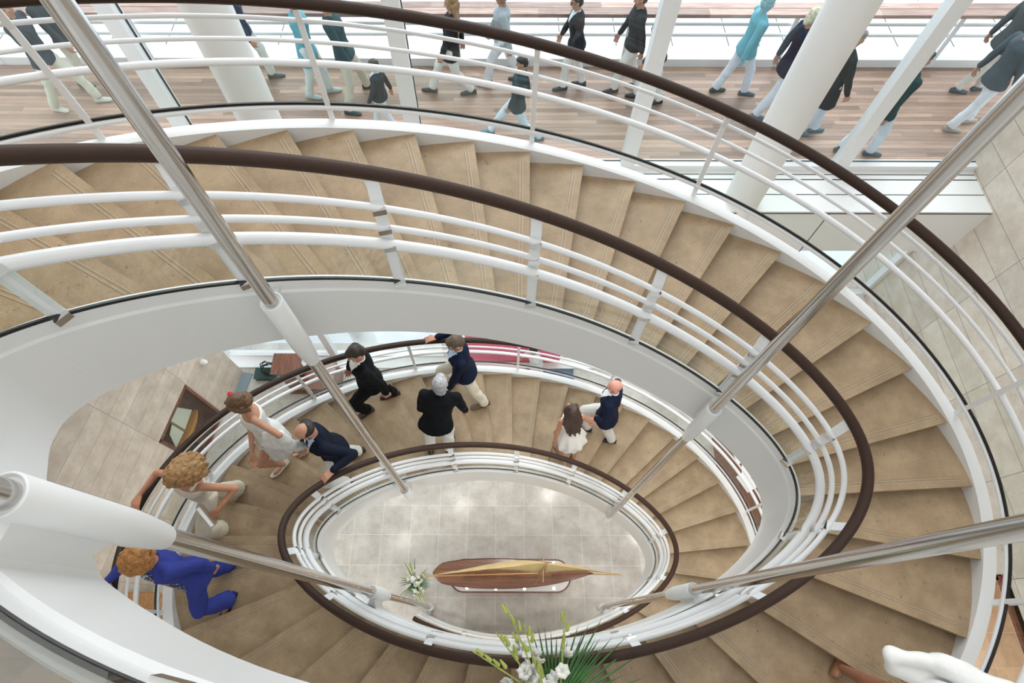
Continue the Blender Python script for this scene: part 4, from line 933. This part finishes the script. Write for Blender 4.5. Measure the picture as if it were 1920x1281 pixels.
# right hand reception desk
d = empty('reception_desk', (4.35, 2.4, 0), 'dark mahogany reception desk beyond the railing on the right', 'desk')
MB().box((4.35, 2.4, .48), (.75, 1.6, .96)).build('body', M['mahz'], d); MB().box((4.33, 2.4, .98), (.86, 1.72, .04)).build('desk_top', M['mah'], d)
for i, (x, y, a) in enumerate(((4.02, 2.62, .3), (4.12, 2.38, -.2), (4.05, 2.15, .5))):
    tag(MB().box((x, y, 1.003 + .003 * i), (.21, .30, .004), 0, a).build('paper_sheet', M['paper']), ('white paper lying askew on the reception desk, farthest from the camera', 'white paper in the middle of the reception desk', 'white paper on the near end of the reception desk')[i], 'paper')
# veneered cabinet at the left wall
d = empty('drawer_cabinet', (-5.56, -.1, 0), 'golden veneered drawer cabinet against the left wall, seen through the outer railing', 'cabinet')
MB().box((-5.56, -.06, .40), (.46, 1.0, .78)).build('body', M['oak'], d); MB().box((-5.56, -.06, .80), (.50, 1.04, .03)).build('cabinet_top', M['oak'], d)
for i in range(3):
    q = MB().box((-5.322, -.06, .15 + .25 * i), (.016, .94, .22)).build('drawer', M['oak'], d)
    for y in (-.30, .20): MB().cyl((-5.30, y - .05, .17 + .25 * i), (-5.30, y + .05, .17 + .25 * i), .010).build('handle', M['chrome'], q)
# display case set into the left wall
def lbox(mb, s0, s1, d0, d1, z0, z1, mi=0):
    c_ = lw((s0 + s1) / 2, (d0 + d1) / 2, (z0 + z1) / 2); return mb.box(c_, (s1 - s0, d1 - d0, z1 - z0), mi, ang)
s0, s1, z0, z1 = .94, 1.95, .10, 1.55
d = empty('display_case', lw(1.445, 0, .10), 'mahogany display case let into the left stone wall', 'display case')
lbox(MB(), s0, s1, -.30, -.27, z0, z1).build('back_panel', M['mahz'], d)
mb = MB()
for a in ((s0, s0 + .05, -.27, .012, z0, z1), (s1 - .05, s1, -.27, .012, z0, z1), (s0, s1, -.27, .012, z0, z0 + .05), (s0, s1, -.27, .012, z1 - .05, z1)): lbox(mb, *a)
mb.build('frame', M['mah'], d); lbox(MB(), s0 + .04, s1 - .04, -.02, -.014, z0 + .04, z1 - .04).build('glass_pane', M['wglass'], d)
bt = empty('model_sailboat', lw(1.5, -.15, .15), 'small model sailing boat with cream sails inside the wall display case', 'model boat')
mb = MB(); R_ = []
for i in range(17):
    t = i / 16; s_ = 1.12 + .76 * t; b = max(.004, .075 * sin(pi * min(1, .1 + .9 * t)) ** .7); zt_ = .72 + .10 * (t - .45) ** 2
    R_.append([lw(s_, -.15 + b * cos(a), zt_ - (.16 * sin(pi * min(1, .12 + .86 * t))) * max(0, -sin(a)) ** .8) for a in [2 * pi * j / 16 for j in range(16)]])
mb.loft(R_).build('hull', mat('orange_varnish', (.62, .25, .05), .3), bt)
def tri(nm, pts, m):
    vs = [lw(s_, -.15 + q, z) for q in (.006, -.006) for s_, z in pts]; n = len(pts)
    mb = MB(); mb.add(vs, [tuple(range(n)), tuple(range(n, 2 * n))[::-1]] + [(i, i + n, (i + 1) % n + n, (i + 1) % n) for i in range(n)]); return mb.build(nm, m, bt)
M['sail2'] = mat('ivory_sail', (.80, .73, .56), .7)
tri('mainsail', [(1.52, .80), (1.52, 1.36), (1.30, 1.38), (1.16, .84)], M['sail2']); tri('foresail', [(1.56, .80), (1.56, 1.20), (1.72, 1.14), (1.86, .82)], M['sail2'])
MB().cyl(lw(1.54, -.15, .65), lw(1.54, -.15, 1.45), .008).build('mast', M['gold'], bt); lbox(MB(), 1.44, 1.60, -.2, -.1, z0 + .05, .60).build('stand', M['mahz'], bt)
t = MB(); t.cyl(lw(.43, 0, 1.37), lw(.43, .05, 1.37), .055, n=24); t.ell(lw(.43, .05, 1.37), .05); tag(t.build('wall_sensor', M['white']), 'small white round sensor on the left stone wall above the display case', 'sensor')
o = lbox(MB(), .02, .62, .02, .22, 0, .02).build('floor_mat', mat('blue_grey_mat', (.22, .29, .33), .8)); tag(o, 'blue-grey mat on the floor at the foot of the left stone wall', 'mat')
# carpet, pink canopy outside, panelled doorway
tag(MB().box((.19, 4.56, .006), (2.46, .36, .012)).build('carpet', M['blue']), 'blue carpet strip on the floor inside the lower glazing', 'carpet')
bd = empty('banner_board', (.22, 4.77, 0), 'bright pink banner board standing inside the lower glazing behind the blue carpet', 'board')
MB().box((.22, 4.78, 1.30), (1.84, .03, 2.4)).build('panel', M['pink'], bd); MB().box((.22, 4.78, .06), (1.84, .05, .10)).build('foot_rail', mat('deep_pink_base', (.55, .05, .12), .6), bd)
dw = empty('door_1', (XR, -.42, 0), '', ''); del dw['label']; del dw['category']; struct(dw)
M['oakp'] = wood('cherry_panelling', (.27, .085, .03), (.42, .16, .06), .25, (10, 10, 1), coat=.5)
mb = MB()
mb.box((XR + .75, .665, .85), (1.5, .03, 1.8)); mb.box((XR + .75, -1.515, .85), (1.5, .03, 1.8)); mb.box((XR + 1.5, -.42, .85), (.03, 2.2, 1.8)); mb.box((XR + .75, -.42, -.03), (1.5, 2.2, .03)); mb.build('panelling', M['oakp'], dw)
mb = MB(); mb.box((XR - .01, .63, .87), (.10, .05, 1.76)); mb.box((XR - .01, -1.48, .87), (.10, .05, 1.76)); mb.box((XR - .01, -.42, 1.735), (.10, 2.16, .05)); mb.build('door_frame', M['mahz'], dw)
for y in (.2, -.5, -1.1):
    area('portal_lamp', (XR + .4, y, 1.72), (0, 0, 0), .08, .08, 9., (1, .72, .42)); MB().cyl((XR + .4, y, 1.745), (XR + .4, y, 1.735), .03).build('recessed_lamp', M['lamp'], dw)
struct(MB().box((XR + .75, -.42, 1.80), (1.5, 2.2, .08)).build('trim_3', M['oakp']))
# striped flag beyond the deck railing
fl = empty('flag', (7.75, 9.3, ZD), 'red, white and dark striped flag hanging beyond the deck railing at the right', 'flag')
MB().cyl((7.75, 9.3, ZD), (7.75, 9.3, ZD + 2.0), .018).build('pole', M['white'], fl)
for i, (a, b, m) in enumerate(((0, .34, mat('flag_red', (.72, .05, .12), .7)), (.34, .60, M['paper']), (.60, .95, mat('flag_green', (.02, .12, .10), .7)))):
    mb = MB(); R_ = []
    for j in range(12):
        x = 7.75 - .9 * j / 11; y = 9.3 + .10 * sin(j * .9); R_.append([V((x, y, ZD + 1.85 - q - .25 * j / 11)) for q in (a, b)] + [V((x, y + .006, ZD + 1.85 - q - .25 * j / 11)) for q in (b, a)])
    mb.loft(R_, 0, True).build('stripe', m, fl)
